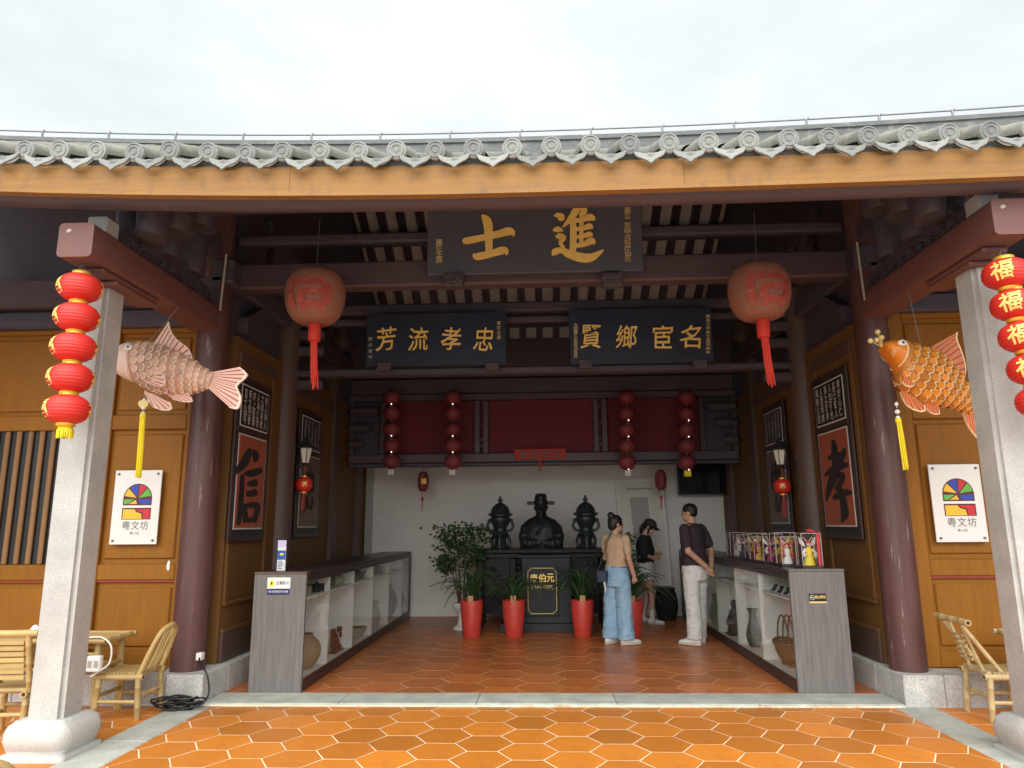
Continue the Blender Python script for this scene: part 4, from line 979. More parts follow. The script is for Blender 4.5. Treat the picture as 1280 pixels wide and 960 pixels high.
# wall lamps with a small lantern hung below
def wall_lamp(label, s, px, py):
    X = (WL + .18) if s < 0 else (WR - .18); c = px_x(px, py, X); t = thing('wall_lamp', label, 'lamp', (c.x, c.y, c.z - .75))
    y, z = c.y, c.z; wx = WL if s < 0 else WR
    MB().tube([(wx, y, z - .13), (wx - s * .08, y, z - .18), (X, y, z - .14)], .012, 8).lathe([(.05, z - .2), (.05, z - .06)], (wx - s * .012, y, 0), 10, sx=.3).build('bracket', 'lamp_metal', t)
    MB().lathe([(.045, -.12), (.075, .05), (.078, .055)], (X, y, z), 6, sm=False).build('glass_shade', 'lamp_glass', t)
    MB().lathe([(.125, .05), (.12, .065), (.07, .10), (.045, .135), (.03, .15), (.02, .18), (.005, .20)], (X, y, z), 12).build('hood', 'lamp_metal', t); MB().lathe([(.03, -.15), (.05, -.12)], (X, y, z), 8).build('lower_cap', 'lamp_metal', t)
    for k in range(6): a = math.pi / 3 * k; MB().tube([(X + .047 * math.cos(a), y + .047 * math.sin(a), z - .12), (X + .078 * math.cos(a), y + .078 * math.sin(a), z + .05)], .005, 5).build('glazing_bar', 'lamp_metal', t)
    MB().tube([(X, y, z - .14), (X - s * .0, y, z - .27)], .003, 5).build('cord', 'tassel_red', t)
    b = lantern_ball(MB(), .098, .17, c=(X, y, z - .37)).build('hanging_lantern', 'lantern_red', t)
    MB().lathe([(.035, .08), (.035, .10)], (X, y, z - .37), 10).build('gold_ring', 'lantern_gold', b); MB().lathe([(.035, -.10), (.035, -.08)], (X, y, z - .37), 10).build('gold_ring', 'lantern_gold', b)
    m = MB(); a = R(60 * -s); u = Vector((math.cos(-.5 * s), -0.0, 0)); put_text(m, '福', (X - s * .035, y - .096, z - .37), UX, UZ, h=.06, offset=.03); m.build('character', 'gold', b)
    tassel(MB(), (X, y, z - .47), .008, .02, .26 if s > 0 else .2, 8).build('tassel', 'tassel_red', t)
wall_lamp('hooded wall lamp with a small red lantern, above the fire-notice case', -1, 382, 566)
wall_lamp('hooded wall lamp with a small red lantern, above the figurine case', 1, 975, 568)

# ------------------------------------------------------------------ carp hangings
def fin(mb, root, edge, thick, n, k_ray=0):
    """fan between two polylines (lists of Vector), alternating pale webs and dark rays, rim at the edge"""
    def samp(pl, t):
        sp_ = pl; f = t * (len(sp_) - 1); i = min(int(f), len(sp_) - 2); q = f - i
        return Vector(sp_[i]) * (1 - q) + Vector(sp_[i + 1]) * q
    ts = []
    for i in range(n): ts += [(i / n, (i + .74) / n, 0), ((i + .74) / n, (i + 1) / n, 1)]
    W = Vector((0, thick, 0))
    for t0, t1, mi in ts:
        for r0, r1, m2 in ((0, .93, mi), (.93, 1, 2)):
            P = []
            for t, r in ((t0, r0), (t1, r0), (t1, r1), (t0, r1)):
                a = samp(root, t); b = samp(edge, t); P.append(a + (b - a) * r)
            d = W * (.55 if (mi == 1 and m2 != 2) else (1.1 if m2 == 2 else 1.0)) * .5
            F = [p - d for p in P]; B = [p + d for p in P]
            mb.add(F + B, [(0, 1, 2, 3), (7, 6, 5, 4), (0, 4, 5, 1), (1, 5, 6, 2), (2, 6, 7, 3), (3, 7, 4, 0)], m2)
    return mb
def carp(label, pix, fins, Y, cols, eye, hook, extra, tas):
    """pix: spine stations (top x,y, bottom x,y) in photo pixels from snout to tail root at distance Y"""
    body_m, head_m, scale_m, fin_m, rim_m, ray_m = cols
    P2 = lambda x, y: px_y(x, y, Y)
    tops = spline([tuple(P2(*a)) for a, b in pix], 5); bots = spline([tuple(P2(*b)) for a, b in pix], 5)
    cx = sum(p[0] for p in tops) / len(tops); zb = min(p[2] for p in bots)
    t = thing('carp_hanging', label, 'fish ornament', (cx, Y, zb - .1))
    N_ = len(tops); rings = []; hi = None
    def thick(i): f = i / (N_ - 1); return .135 * math.sin(math.pi * min(1, (f * .93 + .07)) ** .8) ** .8 * (1 - .35 * f) + .012
    def ring(i):
        a = Vector(tops[i]); b = Vector(bots[i]); c = (a + b) / 2; h = (a - b) / 2
        return [c + h * math.cos(q) + Vector((0, thick(i) * math.sin(q), 0)) for q in [2 * math.pi * k / 20 for k in range(20)]]
    nh = int(N_ * .29)
    body = MB().loft([ring(i) for i in range(nh, N_)], 0, True, True).build('body', body_m, t)
    head = MB().loft([ring(i) for i in range(0, nh)] + [[p + (p - (Vector(tops[nh]) + Vector(bots[nh])) / 2) * .05 for p in ring(nh)]], 0, True, True).build('head', head_m, t)
    def surf(f, g, s=-1):
        """f along, g from -1 bottom to 1 top"""
        q = f * (N_ - 1); i = min(int(q), N_ - 2); k = q - i
        a = Vector(tops[i]).lerp(Vector(tops[i + 1]), k); b = Vector(bots[i]).lerp(Vector(bots[i + 1]), k); c = (a + b) / 2; h = (a - b) / 2
        th_ = thick(i) * (1 - k) + thick(i + 1) * k
        return c + h * g + Vector((0, s * th_ * math.sqrt(max(1 - g * g, 0)), 0))
    # gill line, mouth lines
    for fr, span, rr in ((.262, (-.9, .9), .007), (.10, (-.75, -.05), .004), (.13, (-.85, -.2), .004)):
        for s in (-1, 1):
            pts = [surf(fr + .035 * math.cos(g * 1.4) - .03, g, s) + Vector((0, s * .003, 0)) for g in [span[0] + (span[1] - span[0]) * k / 8 for k in range(9)]]
            MB().tube(pts, rr, 5).build('gill_line', rim_m, head)
    e = P2(*eye)
    for s in (-1, 1):
        fq = (e.x - tops[0][0]) / (tops[-1][0] - tops[0][0]); base = None
        best = min(((to_px(surf(f / 60, g / 20, -1)) - Vector(eye)).length, f, g) for f in range(2, 24) for g in range(-4, 18))
        p = surf(best[1] / 60, best[2] / 20, s)
        MB().ell(p, (.036, .018, .028), 14, 8).build('eye', 'white_gloss', head)
        MB().ell(p + Vector((0, s * .010, .002)), (.015, .011, .013), 10, 6).build('pupil', 'black', head)
    # scales
    sm = MB(); n = 9
    cen = [(-.30, 0.0, 0)] + [(.22 * math.cos(a) * 1.0 + .10, -.06, .36 * math.sin(a)) for a in [math.pi * (k / n - .5) for k in range(n + 1)]]
    rim = [(.42 * math.cos(a) + .06, -.10, .50 * math.sin(a)) for a in [math.pi * (k / n - .5) for k in range(n + 1)]]
    rim2 = [(p[0] * .82 + .0, -.12, p[2] * .82) for p in rim]
    sm.add([(-.35, 0, 0), (-.3, -.02, -.36), (-.3, -.02, .36)] + rim2, [(0, 1, 3)] + [(0, 3 + k, 4 + k) for k in range(n)] + [(0, 3 + n, 2)], 0, True)
    sm.add(rim2 + rim, [(k, n + 1 + k, n + 2 + k, k + 1) for k in range(n)], 1, True)
    sm.add(rim + [(p[0], p[1] + .12, p[2]) for p in rim], [(k, n + 1 + k, n + 2 + k, k + 1) for k in range(n)], 1)
    sc0 = None; cols_ = 11
    for s in (-1, 1):
        for ci in range(cols_):
            f = .31 + .665 * (ci + .4) / cols_; nrow = 8 if ci < 7 else 7 if ci < 9 else 6
            hgt = (surf(f, 1) - surf(f, -1)).length
            for ri in range(nrow):
                g = math.sin(math.pi / 2 * (-.86 + 1.72 * (ri + (.5 if ci % 2 else 0.05)) / nrow))
                p = surf(f, g, s); d1 = surf(min(f + .02, 1), g, s) - surf(f - .02, g, s); d2 = surf(f, min(g + .06, 1), s) - surf(f, max(g - .06, -1), s)
                d1.normalize(); nn = d1.cross(d2).normalized() * (1 if s < 0 else -1)
                nn = nn if nn.y * s > 0 else -nn
                zz = nn.cross(d1) if s < 0 else d1.cross(nn)
                zz = -zz if zz.z < 0 else zz
                size = hgt / nrow * 1.35
                mw = Matrix((d1, -nn, zz)).transposed().to_4x4()
                if s > 0: mw = Matrix((d1, -nn, zz)).transposed().to_4x4()
                if sc0 is None: o = sc0 = sm.build('scale', [scale_m, rim_m], body, world=False)
                else: o = sc0.copy(); col.objects.link(o); o.parent = body
                mt4 = Matrix.Translation(p + nn * .004 - t.location) @ mw @ Matrix.Diagonal((size * 1.05, size * .5, size, 1))
                o.matrix_basis = mt4
    for nm, root, edge, n_, dy in fins:
        rt_ = [P2(*a) + Vector((0, dy, 0)) for a in root]; ed = [Vector(q) + Vector((0, dy * 1.35, 0)) for q in spline([tuple(P2(*a)) for a in edge], 5)]
        fin(MB(), rt_, ed, .016, n_).build(nm, [fin_m, ray_m, rim_m], t)
    hp = Vector(hook); top_i = P2(*extra['tie']); MB().tube([top_i, hp], .003, 5).build('hanging_wire', 'metal', t)
    # beads and tassel
    a = P2(*tas[0]); b = P2(*tas[1])
    m = MB().tube([P2(tas[0][0], tas[0][1] - 8), a], .003, 5)
    for k, (dz, r_) in enumerate(((.03, .016), (-.03, .02), (-.075, .016))): m.ell((a.x, Y, a.z + dz), (r_, r_, r_), 10, 6)
    m.build('beads', 'white_gloss', t)
    if tas[2]: MB().prism([(.0, -.05), (.045, 0), (.038, .03), (.015, .035), (0, .02), (-.015, .035), (-.038, .03), (-.045, 0)], ((a.x, Y + .01, a.z - .005), UX, UZ), .02).build('heart_charm', 'gold_dull', t)
    m = MB()
    for k in range(24):
        ang = 2 * math.pi * k / 24; rr = rnd(.2, 1) * .018
        m.tube([(a.x + rr * math.cos(ang), Y + rr * math.sin(ang), a.z - .09), (a.x * .5 + b.x * .5 + rr * math.cos(ang) * 1.2, Y + rr * math.sin(ang), (a.z + b.z) / 2), (b.x + rr * math.cos(ang) * 1.3, Y + rr * math.sin(ang), b.z + rnd(0, .035))], [.006, .006, .004], 5)
    m.lathe([(.022, 0), (.024, .01), (.022, .035)], (a.x, Y, a.z - .115), 10); m.build('tassel', 'tassel_yellow', t)
    if 'beads' in extra:
        for (x, y) in extra['beads']:
            q = P2(x, y); MB().ell(q, (.022, .022, .022), 12, 8).build('whisker_bead', 'gold_dull', head)
            MB().tube([P2(1103, 434), q], .004, 5).build('whisker', 'gold_dull', head)
    return t
carp('pale pink carp hanging with scale pattern and long yellow tassel', [((143, 450), (146, 466)), ((152, 432), (155, 473)), ((170, 428), (172, 480)), ((190, 429), (192, 490)), ((212, 434), (208, 494)), ((238, 447), (232, 493)), ((256, 460), (250, 489)), ((270, 467), (262, 484))],
     [('dorsal_fin', [(192, 431), (215, 436), (240, 449)], [(211, 402), (214, 414), (222, 425), (236, 436), (242, 452)], 9, 0),
      ('tail_fin', [(262, 466), (263, 475), (260, 485)], [(300, 459), (310, 469), (299, 480), (297, 485), (302, 497), (298, 511), (288, 510)], 12, 0),
      ('pectoral_fin', [(196, 470), (194, 476), (191, 482)], [(210, 468), (217, 478), (214, 486), (205, 487)], 5, -.09),
      ('pelvic_fin', [(184, 489), (188, 492), (194, 493)], [(184, 492), (193, 508), (206, 514), (218, 513), (216, 504)], 6, -.03),
      ('anal_fin', [(212, 493), (220, 493), (231, 490)], [(218, 500), (231, 503), (242, 502), (236, 491)], 6, -.01)],
     5.6, ('fish_pink', 'fish_pink_head', 'fish_pink_scale', 'fish_pink_fin', 'fish_rim', 'fish_ray'), (161, 435), (-3.03, 5.6, 3.26), {'tie': (184, 430)}, ((180, 505), (173, 598), True))
carp('orange carp hanging with golden scales and bobble whiskers', [((1102, 432), (1104, 440)), ((1108, 427), (1112, 451)), ((1126, 426), (1119, 463)), ((1150, 433), (1124, 486)), ((1172, 440), (1146, 500)), ((1190, 455), (1166, 505)), ((1206, 476), (1186, 509)), ((1220, 497), (1203, 514)), ((1228, 508), (1214, 520))],
     [('dorsal_fin', [(1163, 434), (1185, 450), (1202, 476)], [(1197, 415), (1196, 424), (1202, 440), (1207, 460), (1204, 477)], 9, 0),
      ('tail_fin', [(1226, 506), (1216, 512), (1202, 512)], [(1268, 520), (1252, 535), (1240, 545), (1228, 552), (1218, 545), (1208, 530), (1203, 516)], 12, 0),
      ('pectoral_fin', [(1125, 464), (1132, 470), (1136, 476)], [(1119, 482), (1123, 486), (1130, 487), (1134, 484)], 5, -.08),
      ('pelvic_fin', [(1124, 487), (1129, 490), (1140, 497)], [(1122, 492), (1128, 506), (1139, 514), (1152, 516), (1152, 508)], 6, -.03),
      ('anal_fin', [(1152, 500), (1160, 503), (1168, 504)], [(1154, 509), (1162, 517), (1173, 518), (1170, 506)], 6, -.01)],
     5.6, ('fish_orange', 'fish_orange_head', 'fish_orange_scale', 'fish_orange_fin', 'fish_rim_gold', 'fish_ray'), (1127, 429), (2.96, 5.6, 3.26), {'tie': (1151, 433), 'beads': ((1088, 426), (1097, 415), (1102, 422), (1096, 425))}, ((1121, 510), (1132, 588), False))

# ------------------------------------------------------------------ white plaques with an arched window logo
def plaque(label, x0, x1, z0, z1):
    Y = 6.455; t = thing('wall_plaque', label, 'sign', ((x0 + x1) / 2, Y, z0)); W = x1 - x0; Hh = z1 - z0; cx = (x0 + x1) / 2
    MB().box(x0, x1, Y, Y + .012, z0, z1).build('plate', 'white_gloss', t, bevel=.003)
    for a in (x0 + .035, x1 - .035):
        for b in (z0 + .035, z1 - .035): MB().lathe([(.011, 0), (.011, .006), (.006, .022)], (0, 0, 0), 10).build('screw', 'metal', t, world=False); o = t.children[-1]; o.location = (a - cx, 0, b - z0); o.rotation_euler = (R(90), 0, 0)
    r = .125; ax, az = cx + .01, z0 + Hh * .615                 # arch centre
    fr = ((ax, Y - .0005, az), UX, UZ); 
    def poly(p, mt, d): return MB().prism(p, fr, d).build('logo_piece', mt, t)
    arc = [(r * 1.08 * math.cos(a), r * 1.08 * math.sin(a)) for a in [math.pi * k / 16 for k in range(17)]]
    poly(arc[0:17] + [(-r * 1.08, -.19), (r * 1.08, -.19)], 'logo_line', .001)
    cols_ = ['logo_green', 'logo_red', 'logo_blue', 'logo_yellow']; cuts = [0.14, .85, 1.52, 2.30, 3.0]
    for i in range(4):
        a0, a1 = cuts[i] + .045, cuts[i + 1] - .045
        poly([(.012 * math.cos((a0 + a1) / 2), .012 * math.sin((a0 + a1) / 2))] + [(r * math.cos(a0 + (a1 - a0) * k / 6), r * math.sin(a0 + (a1 - a0) * k / 6)) for k in range(7)], cols_[i], .002)
    poly([(-r, -.008), (-.03, -.008), (-r + .03, -.05), (-r, -.05)], 'logo_green', .002); poly([(-.015, -.012), (.0, -.05), (-.08, -.05)], 'logo_yellow', .002)
    poly([(.0, -.008), (r, -.008), (r, -.05), (.03, -.05)], 'logo_blue', .002)
    poly([(-r * 1.1, -.063), (r * 1.1, -.063), (r * 1.1, -.085), (-r * 1.1, -.085)], 'white', .003)
    poly([(-r, -.185), (-r, -.098), (-.02, -.098), (.0, -.125), (.045, -.135), (.055, -.185)], 'logo_yellow', .002)
    poly([(-.005, -.098), (r, -.098), (r, -.185), (.065, -.185), (.06, -.125), (.01, -.115)], 'logo_red', .002)
    m = MB()
    for i, ch in enumerate('粵文坊'): put_text(m, ch, (ax - .085 + .085 * i, Y, z0 + Hh * .255), UX, UZ, h=.075, w_=.075, offset=0, lift=.002)
    put_text(m, '粵U 502', (ax, Y, z0 + Hh * .15), UX, UZ, h=.024, offset=0, lift=.002)
    m.build('lettering', 'grey_text', t)
    MB().box(ax - .12, ax + .12, Y - .002, Y, z0 + Hh * .19, z0 + Hh * .193).build('thin_rule', 'print_grey', t)
plaque('white plaque with coloured arch logo on the wall near the pink carp', -3.945, -3.505, 1.305, 1.975)
plaque('white plaque with coloured arch logo on the wall near the orange carp', 3.395, 3.835, 1.275, 1.945)

# ------------------------------------------------------------------ display cases
def case(label, s, divs, shelf_z):
    xi, xo = s * 2.16, s * 2.63; x0, x1 = sorted((xi, xo)); y0, y1 = 6.585, 11.80; Ht = 1.03; FZ = .016
    t = thing('display_case', label, 'display case', ((x0 + x1) / 2, y0, FZ))
    MB().box(x0 - .004, x1 + .004, y0, y0 + .035, FZ, Ht - .002).build('end_panel', 'grey_wood', t, bevel=.003)
    MB().box(x0 - .006, x1 + .006, y0 - .004, y0 + .10, Ht, Ht + .018).build('top_edge', 'brown_edge' if s < 0 else 'grey_wood', t, bevel=.003)
    MB().box(x0, x1, y0 + .102, y1, Ht - .03, Ht + .014).build('top', 'case_dark', t, bevel=.004)
    MB().box(x0 + (.0 if s > 0 else .02), x1 - (.0 if s < 0 else .02), y0 + .036, y1, FZ, FZ + .085).build('base', 'case_dark', t, bevel=.004)
    xa, xb = sorted((xi - s * .006, xi + s * .004))
    MB().box(xa, xb, y0 + .036, y1, FZ + .086, FZ + .11).build('lower_rail', 'case_dark', t, bevel=.003)
    MB().box(xa, xb, y0 + .036, y1, Ht - .075, Ht - .031).build('upper_rail', 'case_dark', t, bevel=.003)
    xa, xb = sorted((xi - s * .004, xi + s * .03)); MB().box(xa, xb, y1 - .035, y1 + .002, FZ + .05, Ht - .032).build('corner_post', 'case_dark', t)
    xa, xb = sorted((xo, xo - s * .015)); MB().box(xa, xb, y0 + .036, y1, FZ + .086, Ht - .031).build('back_panel', 'case_white', t)
    xa, xb = sorted((xi + s * .012, xo - s * .016)); MB().box(xa, xb, y0 + .036, y1 - .04, FZ + .086, FZ + .10).build('case_floor', 'case_white', t)
    for y in divs: MB().box(xa, xb, y - .009, y + .009, FZ + .101, Ht - .032).build('divider', 'case_white', t)
    ys = [y0 + .036] + list(divs) + [y1 - .04]
    for a, b in zip(ys[:-1], ys[1:]):
        MB().box(xa + .02, xb - .001, a + .010, b - .010, shelf_z - .018, shelf_z).build('shelf', 'case_white', t)
    xa, xb = sorted((xi + s * .005, xi + s * .010))
    for a, b in zip(ys[:-1], ys[1:]): MB().box(xa, xb, a, b - .002, FZ + .105, Ht - .04).build('glass_pane', 'glass', t)
    return t, ys
caseL, yl = case('long grey display case with a fire notice on its end panel', -1, (7.39, 8.33, 9.26, 10.22, 11.15), .815)
caseR, yr = case('long grey display case with a no-smoking plate on its end panel', 1, (7.60, 8.53, 9.47, 10.4, 11.2), .785)
# fire notice stuck to the end panel
def stick(parent, name, mt, x0, x1, z0, z1, d): return MB().box(x0, x1, 6.585 - d, 6.5848 - d + .0015, z0, z1).build(name, mt, parent)
nx, nz_ = -2.405, .925
q = stick(caseL, 'notice_plate', 'white', nx - .105, nx + .105, nz_ - .075, nz_ + .075, .003)
stick(q, 'notice_band', 'sign_navy', nx - .105, nx + .105, nz_ - .075, nz_ - .022, .005)
MB().prism([(-.035, -.03), (.035, -.03), (0, .035)], ((nx - .065, 6.5810, nz_ + .03), UX, UZ), .001).build('warning_triangle', 'sign_yellow', q)
MB().prism([(-.006, -.012), (.006, -.012), (.008, .012), (-.008, .012)], ((nx - .065, 6.5799, nz_ + .025), UX, UZ), .001).build('flame_mark', 'black', q)
for i, ch in enumerate('注意防火'): put_text(MB(), ch, (nx - .012 + .032 * i, 6.5815, nz_ + .028), UX, UZ, h=.032, w_=.030, offset=.01, lift=.001).build('character', 'sign_navy', q)
put_text(MB(), 'PAY ATTENTION TO FIRE', (nx, 6.5795, nz_ - .048), UX, UZ, h=.018, w_=.18, offset=.01, lift=.001).build('lettering', 'white', q)
nx, nz_ = 2.385, .80
q = stick(caseR, 'notice_plate', 'black', nx - .075, nx + .075, nz_ - .04, nz_ + .04, .003)
stick(q, 'notice_band', 'gold_dull', nx - .075, nx + .075, nz_ - .04, nz_ - .026, .005)
MB().tube([(nx - .047 + .02 * math.cos(a), 6.580, nz_ + .008 + .02 * math.sin(a)) for a in [2 * math.pi * k / 16 for k in range(17)]], .0022, 4).build('no_smoking_ring', 'white_line', q)
MB().tube([(nx - .06, 6.5795, nz_ + .022), (nx - .034, 6.5795, nz_ - .006)], .002, 4).build('no_smoking_bar', 'white_line', q)
MB().box(nx - .062, nx - .036, 6.579, 6.580, nz_ + .005, nz_ + .011).build('cigarette_mark', 'white_line', q)
for i, ch in enumerate('禁止吸煙'): put_text(MB(), ch, (nx - .012 + .0235 * i, 6.5815, nz_ + .012), UX, UZ, h=.024, w_=.022, offset=.01, lift=.001).build('character', 'gold', q)
# acrylic information card standing on the case
t = thing('leaflet_stand', 'small upright card with lilac top and blue picture on the grey case', 'sign stand', (-2.50, 6.86, 1.045))
MB().box(-2.535, -2.455, 6.862, 6.868, 1.045, 1.325).build('card', 'white', t)
MB().box(-2.535, -2.455, 6.858, 6.861, 1.265, 1.325).build('print_band', 'sign_lilac', t); MB().box(-2.533, -2.457, 6.858, 6.861, 1.145, 1.23).build('print_picture', 'sign_blue', t)
MB().ell((-2.493, 6.858, 1.195), (.022, .001, .012), 10, 5).build('print_spot', 'sign_yellow', t)
m = MB()
for k in range(5): m.box(-2.525, -2.50 + .03 * rnd(.3, 1), 6.859, 6.861, 1.06 + .016 * k, 1.066 + .016 * k)
o = m.build('print_lines', 'sign_navy', t); o['kind'] = 'stuff'
MB().box(-2.55, -2.44, 6.84, 6.90, 1.0445, 1.050).build('foot', 'acrylic', t)

# exhibits in the cases
def pot(label, name, prof, x, y, z, mt, cat='vase', rim=True, n=22, sx=1, sy=1):
    t = thing(name, label, cat, (x, y, z))
    MB().lathe(spline(prof, 4), (0, 0, 0), n, sx=sx, sy=sy, cap=True).build('body', mt, t, world=False)
    r0, z0 = prof[-1]
    MB().tube([(r0 * sx * math.cos(a), r0 * sy * math.sin(a), z0) for a in [2 * math.pi * k / 18 for k in range(19)]], max(r0 * .09, .006), 6).build('rim', mt, t, world=False)
    MB().lathe([(r0 * .93, z0 - .004), (r0 * .9, z0 + .001)], (0, 0, 0), 18, sx=sx, sy=sy).build('opening', 'bamboo_hole', t, world=False)
    return t
FL = .117
pot('big round brown clay jar in the lowest corner of the case', 'clay_jar', [(.085, 0), (.14, .06), (.175, .15), (.16, .24), (.10, .30), (.095, .315)], -2.34, 7.12, FL, 'clay')
pot('pale celadon bowl on the case floor beside the carved block', 'celadon_bowl', [(.05, 0), (.09, .03), (.13, .09), (.14, .12)], -2.32, 9.0, FL, 'celadon', 'bowl')
pot('tall grey-green vase in the fourth bay of the case', 'vase', [(.06, 0), (.09, .08), (.10, .17), (.06, .25), (.055, .29), (.085, .33)], -2.32, 9.95, FL, 'celadon')
pot('large dark round-bellied vase in the fifth bay of the case', 'vase', [(.08, 0), (.15, .14), (.17, .26), (.12, .38), (.07, .45), (.08, .48)], -2.36, 10.92, FL, 'dark_clay')
pot('dark lidded jar in the last bay of the case', 'clay_jar', [(.07, 0), (.11, .12), (.12, .24), (.07, .34), (.06, .36)], -2.34, 11.6, FL, 'dark_clay')
pot('ribbed tall brown vase behind glass next to the wicker basket', 'vase', [(.05, 0), (.085, .10), (.075, .18), (.045, .28), (.04, .36), (.06, .40)], 2.30, 8.35, FL, 'dark_clay')
# carved open-work block
t = thing('carved_block', 'red-brown openwork wood carving on the case floor', 'carving', (-2.30, 8.08, FL))
for j in range(2):
    for i in range(4):
        for k in range(4):
            y = -.12 + .08 * i; z = .03 + .062 * k
            MB().tube([(.0 + .03 * j, y + .03 * math.cos(a), z + .026 * math.sin(a)) for a in [2 * math.pi * q / 8 for q in range(9)]], .009, 5).build('loop', 'carved_red', t, world=False) if (i + k + j) % 5 else None
MB().box(-.03, .06, -.17, .17, 0, .012).build('foot', 'carved_red', t, world=False)
# shelf pieces
def tile_box(label, x, y, z, a, mt, d=(.10, .15, .07)):
    t = thing('carved_box', label, 'box', (x, y, z), a)
    MB().cbox((0, 0, d[2] / 2), d).build('body', mt, t, world=False, bevel=.01); MB().cbox((0, 0, d[2] + .008), (d[0] * 1.06, d[1] * 1.06, .016)).build('lid', mt, t, world=False, bevel=.006)
    MB().ell((0, 0, d[2] + .025), (.014, .014, .014), 8, 6).build('knob', mt, t, world=False)
tile_box('small tan carved box on the shelf over the clay jar', -2.28, 6.98, .8155, .2, 'clay')
tile_box('small grey carved box on the shelf beside the tan box', -2.27, 7.26, .8155, -.3, 'stone_grey', (.09, .16, .06))
def teapot(label, x, y, z, mt, k=1.0, rz=0):
    t = thing('teapot', label, 'teapot', (x, y, z), rz); 
    MB().lathe([(r_ * k, z_ * k) for r_, z_ in spline([(.05, 0), (.085, .03), (.09, .065), (.06, .10), (.04, .105)], 4)], (0, 0, 0), 18).build('body', mt, t, world=False)
    MB().lathe([(.045 * k, .103 * k), (.03 * k, .12 * k), (.008 * k, .125 * k), (.012 * k, .14 * k), (.003 * k, .148 * k)], (0, 0, 0), 14).build('lid', mt, t, world=False)
    MB().tube([(0, .07 * k, .05 * k), (0, .12 * k, .07 * k), (0, .15 * k, .11 * k)], [.02 * k, .014 * k, .009 * k], 8).build('spout', mt, t, world=False)
    MB().tube([(0, -.07 * k, .09 * k), (0, -.13 * k, .09 * k), (0, -.14 * k, .05 * k), (0, -.08 * k, .03 * k)], .009 * k, 7).build('handle', mt, t, world=False)
teapot('grey-green teapot on the shelf over the carved block', -2.30, 8.02, .8155, 'celadon', 1.1, .3)
teapot('dark teapot on the shelf over the celadon bowl', -2.30, 8.98, .8155, 'dark_clay', .9, -.5)
teapot('flat dark teapot on the shelf over the grey-green vase', -2.30, 9.95, .8155, 'dark_clay', 1.0, 1.2)
for i, (y, lab) in enumerate(((6.80, 'small framed photo card on the shelf over the basket, beside the end panel'), (6.98, 'middle framed photo card on the shelf over the wicker basket'), (7.17, 'small framed photo card on the shelf over the basket, beside the divider'))):
    t = thing('photo_card', lab, 'card', (2.24, y + .2, .7855)); m = MB()
    A = [(0, -.07, .0), (0, .07, 0), (.05, .07, .085), (.05, -.07, .085)]; B = [(p[0] + .012, p[1], p[2]) for p in A]
    m.add(A + B, [(0, 3, 2, 1), (4, 5, 6, 7), (0, 1, 5, 4), (1, 2, 6, 5), (2, 3, 7, 6), (3, 0, 4, 7)]); m.build('card', 'board_print', t, world=False)
    A = [(-.0012, -.055, .012), (-.0012, .055, .012), (.038, .055, .073), (.038, -.055, .073)]; MB().add(A, [(0, 3, 2, 1)]).build('picture', 'stone_grey', t, world=False)
    MB().add([(p[0] - .0008, p[1] * .35 + .02, p[2] * .6 + .02) for p in A], [(0, 3, 2, 1)]).build('picture_figure', 'board_print', t, world=False)
# wicker basket with a tall hooped handle
t = thing('wicker_basket', 'boat-shaped wicker basket with tall hoop handle behind glass', 'basket', (2.33, 7.28, FL))
MB().lathe(spline([(.08, .03), (.13, .08), (.16, .15), (.175, .20)], 4), (0, 0, 0), 24, sx=.75, sy=1.35).build('bowl', 'wicker', t, world=False)
MB().tube([(.131 * math.cos(a), .236 * math.sin(a), .20 + .02 * math.sin(a) ** 2) for a in [2 * math.pi * k / 24 for k in range(25)]], .014, 6).build('rim', 'wicker', t, world=False)
for k in range(3): MB().tube([(-.05 + .05 * k, -.17 * math.cos(a), .20 + .26 * math.sin(a)) for a in [math.pi * q / 12 for q in range(13)]], .008, 6).build('hoop', 'wicker', t, world=False)
for k in (-1, 1): MB().cbox((0, .1 * k, .015), (.10, .03, .03)).build('foot', 'wicker', t, world=False)
t = thing('stone_figure', 'dark blue-grey seated stone figure behind glass', 'statuette', (2.32, 9.22, FL))
m = MB().lathe([(.09, 0), (.10, .05), (.07, .12), (.085, .20), (.06, .28), (.03, .31)], (0, 0, 0), 14).ell((0, 0, .36), (.045, .045, .055)).tube([(0, -.07, .24), (-.06, -.09, .16), (-.08, -.02, .12)], .022, 7).tube([(0, .07, .24), (-.06, .09, .16), (-.08, .02, .12)], .022, 7)
remeshed(m, 'body', 'stone_grey', .008, 3, parent=t); MB().cbox((0, 0, .01), (.2, .22, .02)).build('base', 'stone_grey', t, world=False)
pot('tall pale bottle vase in the far bay beside the stone figure', 'vase', [(.05, 0), (.08, .1), (.07, .2), (.03, .28), (.025, .36), (.04, .38)], 2.32, 10.25, FL, 'celadon')

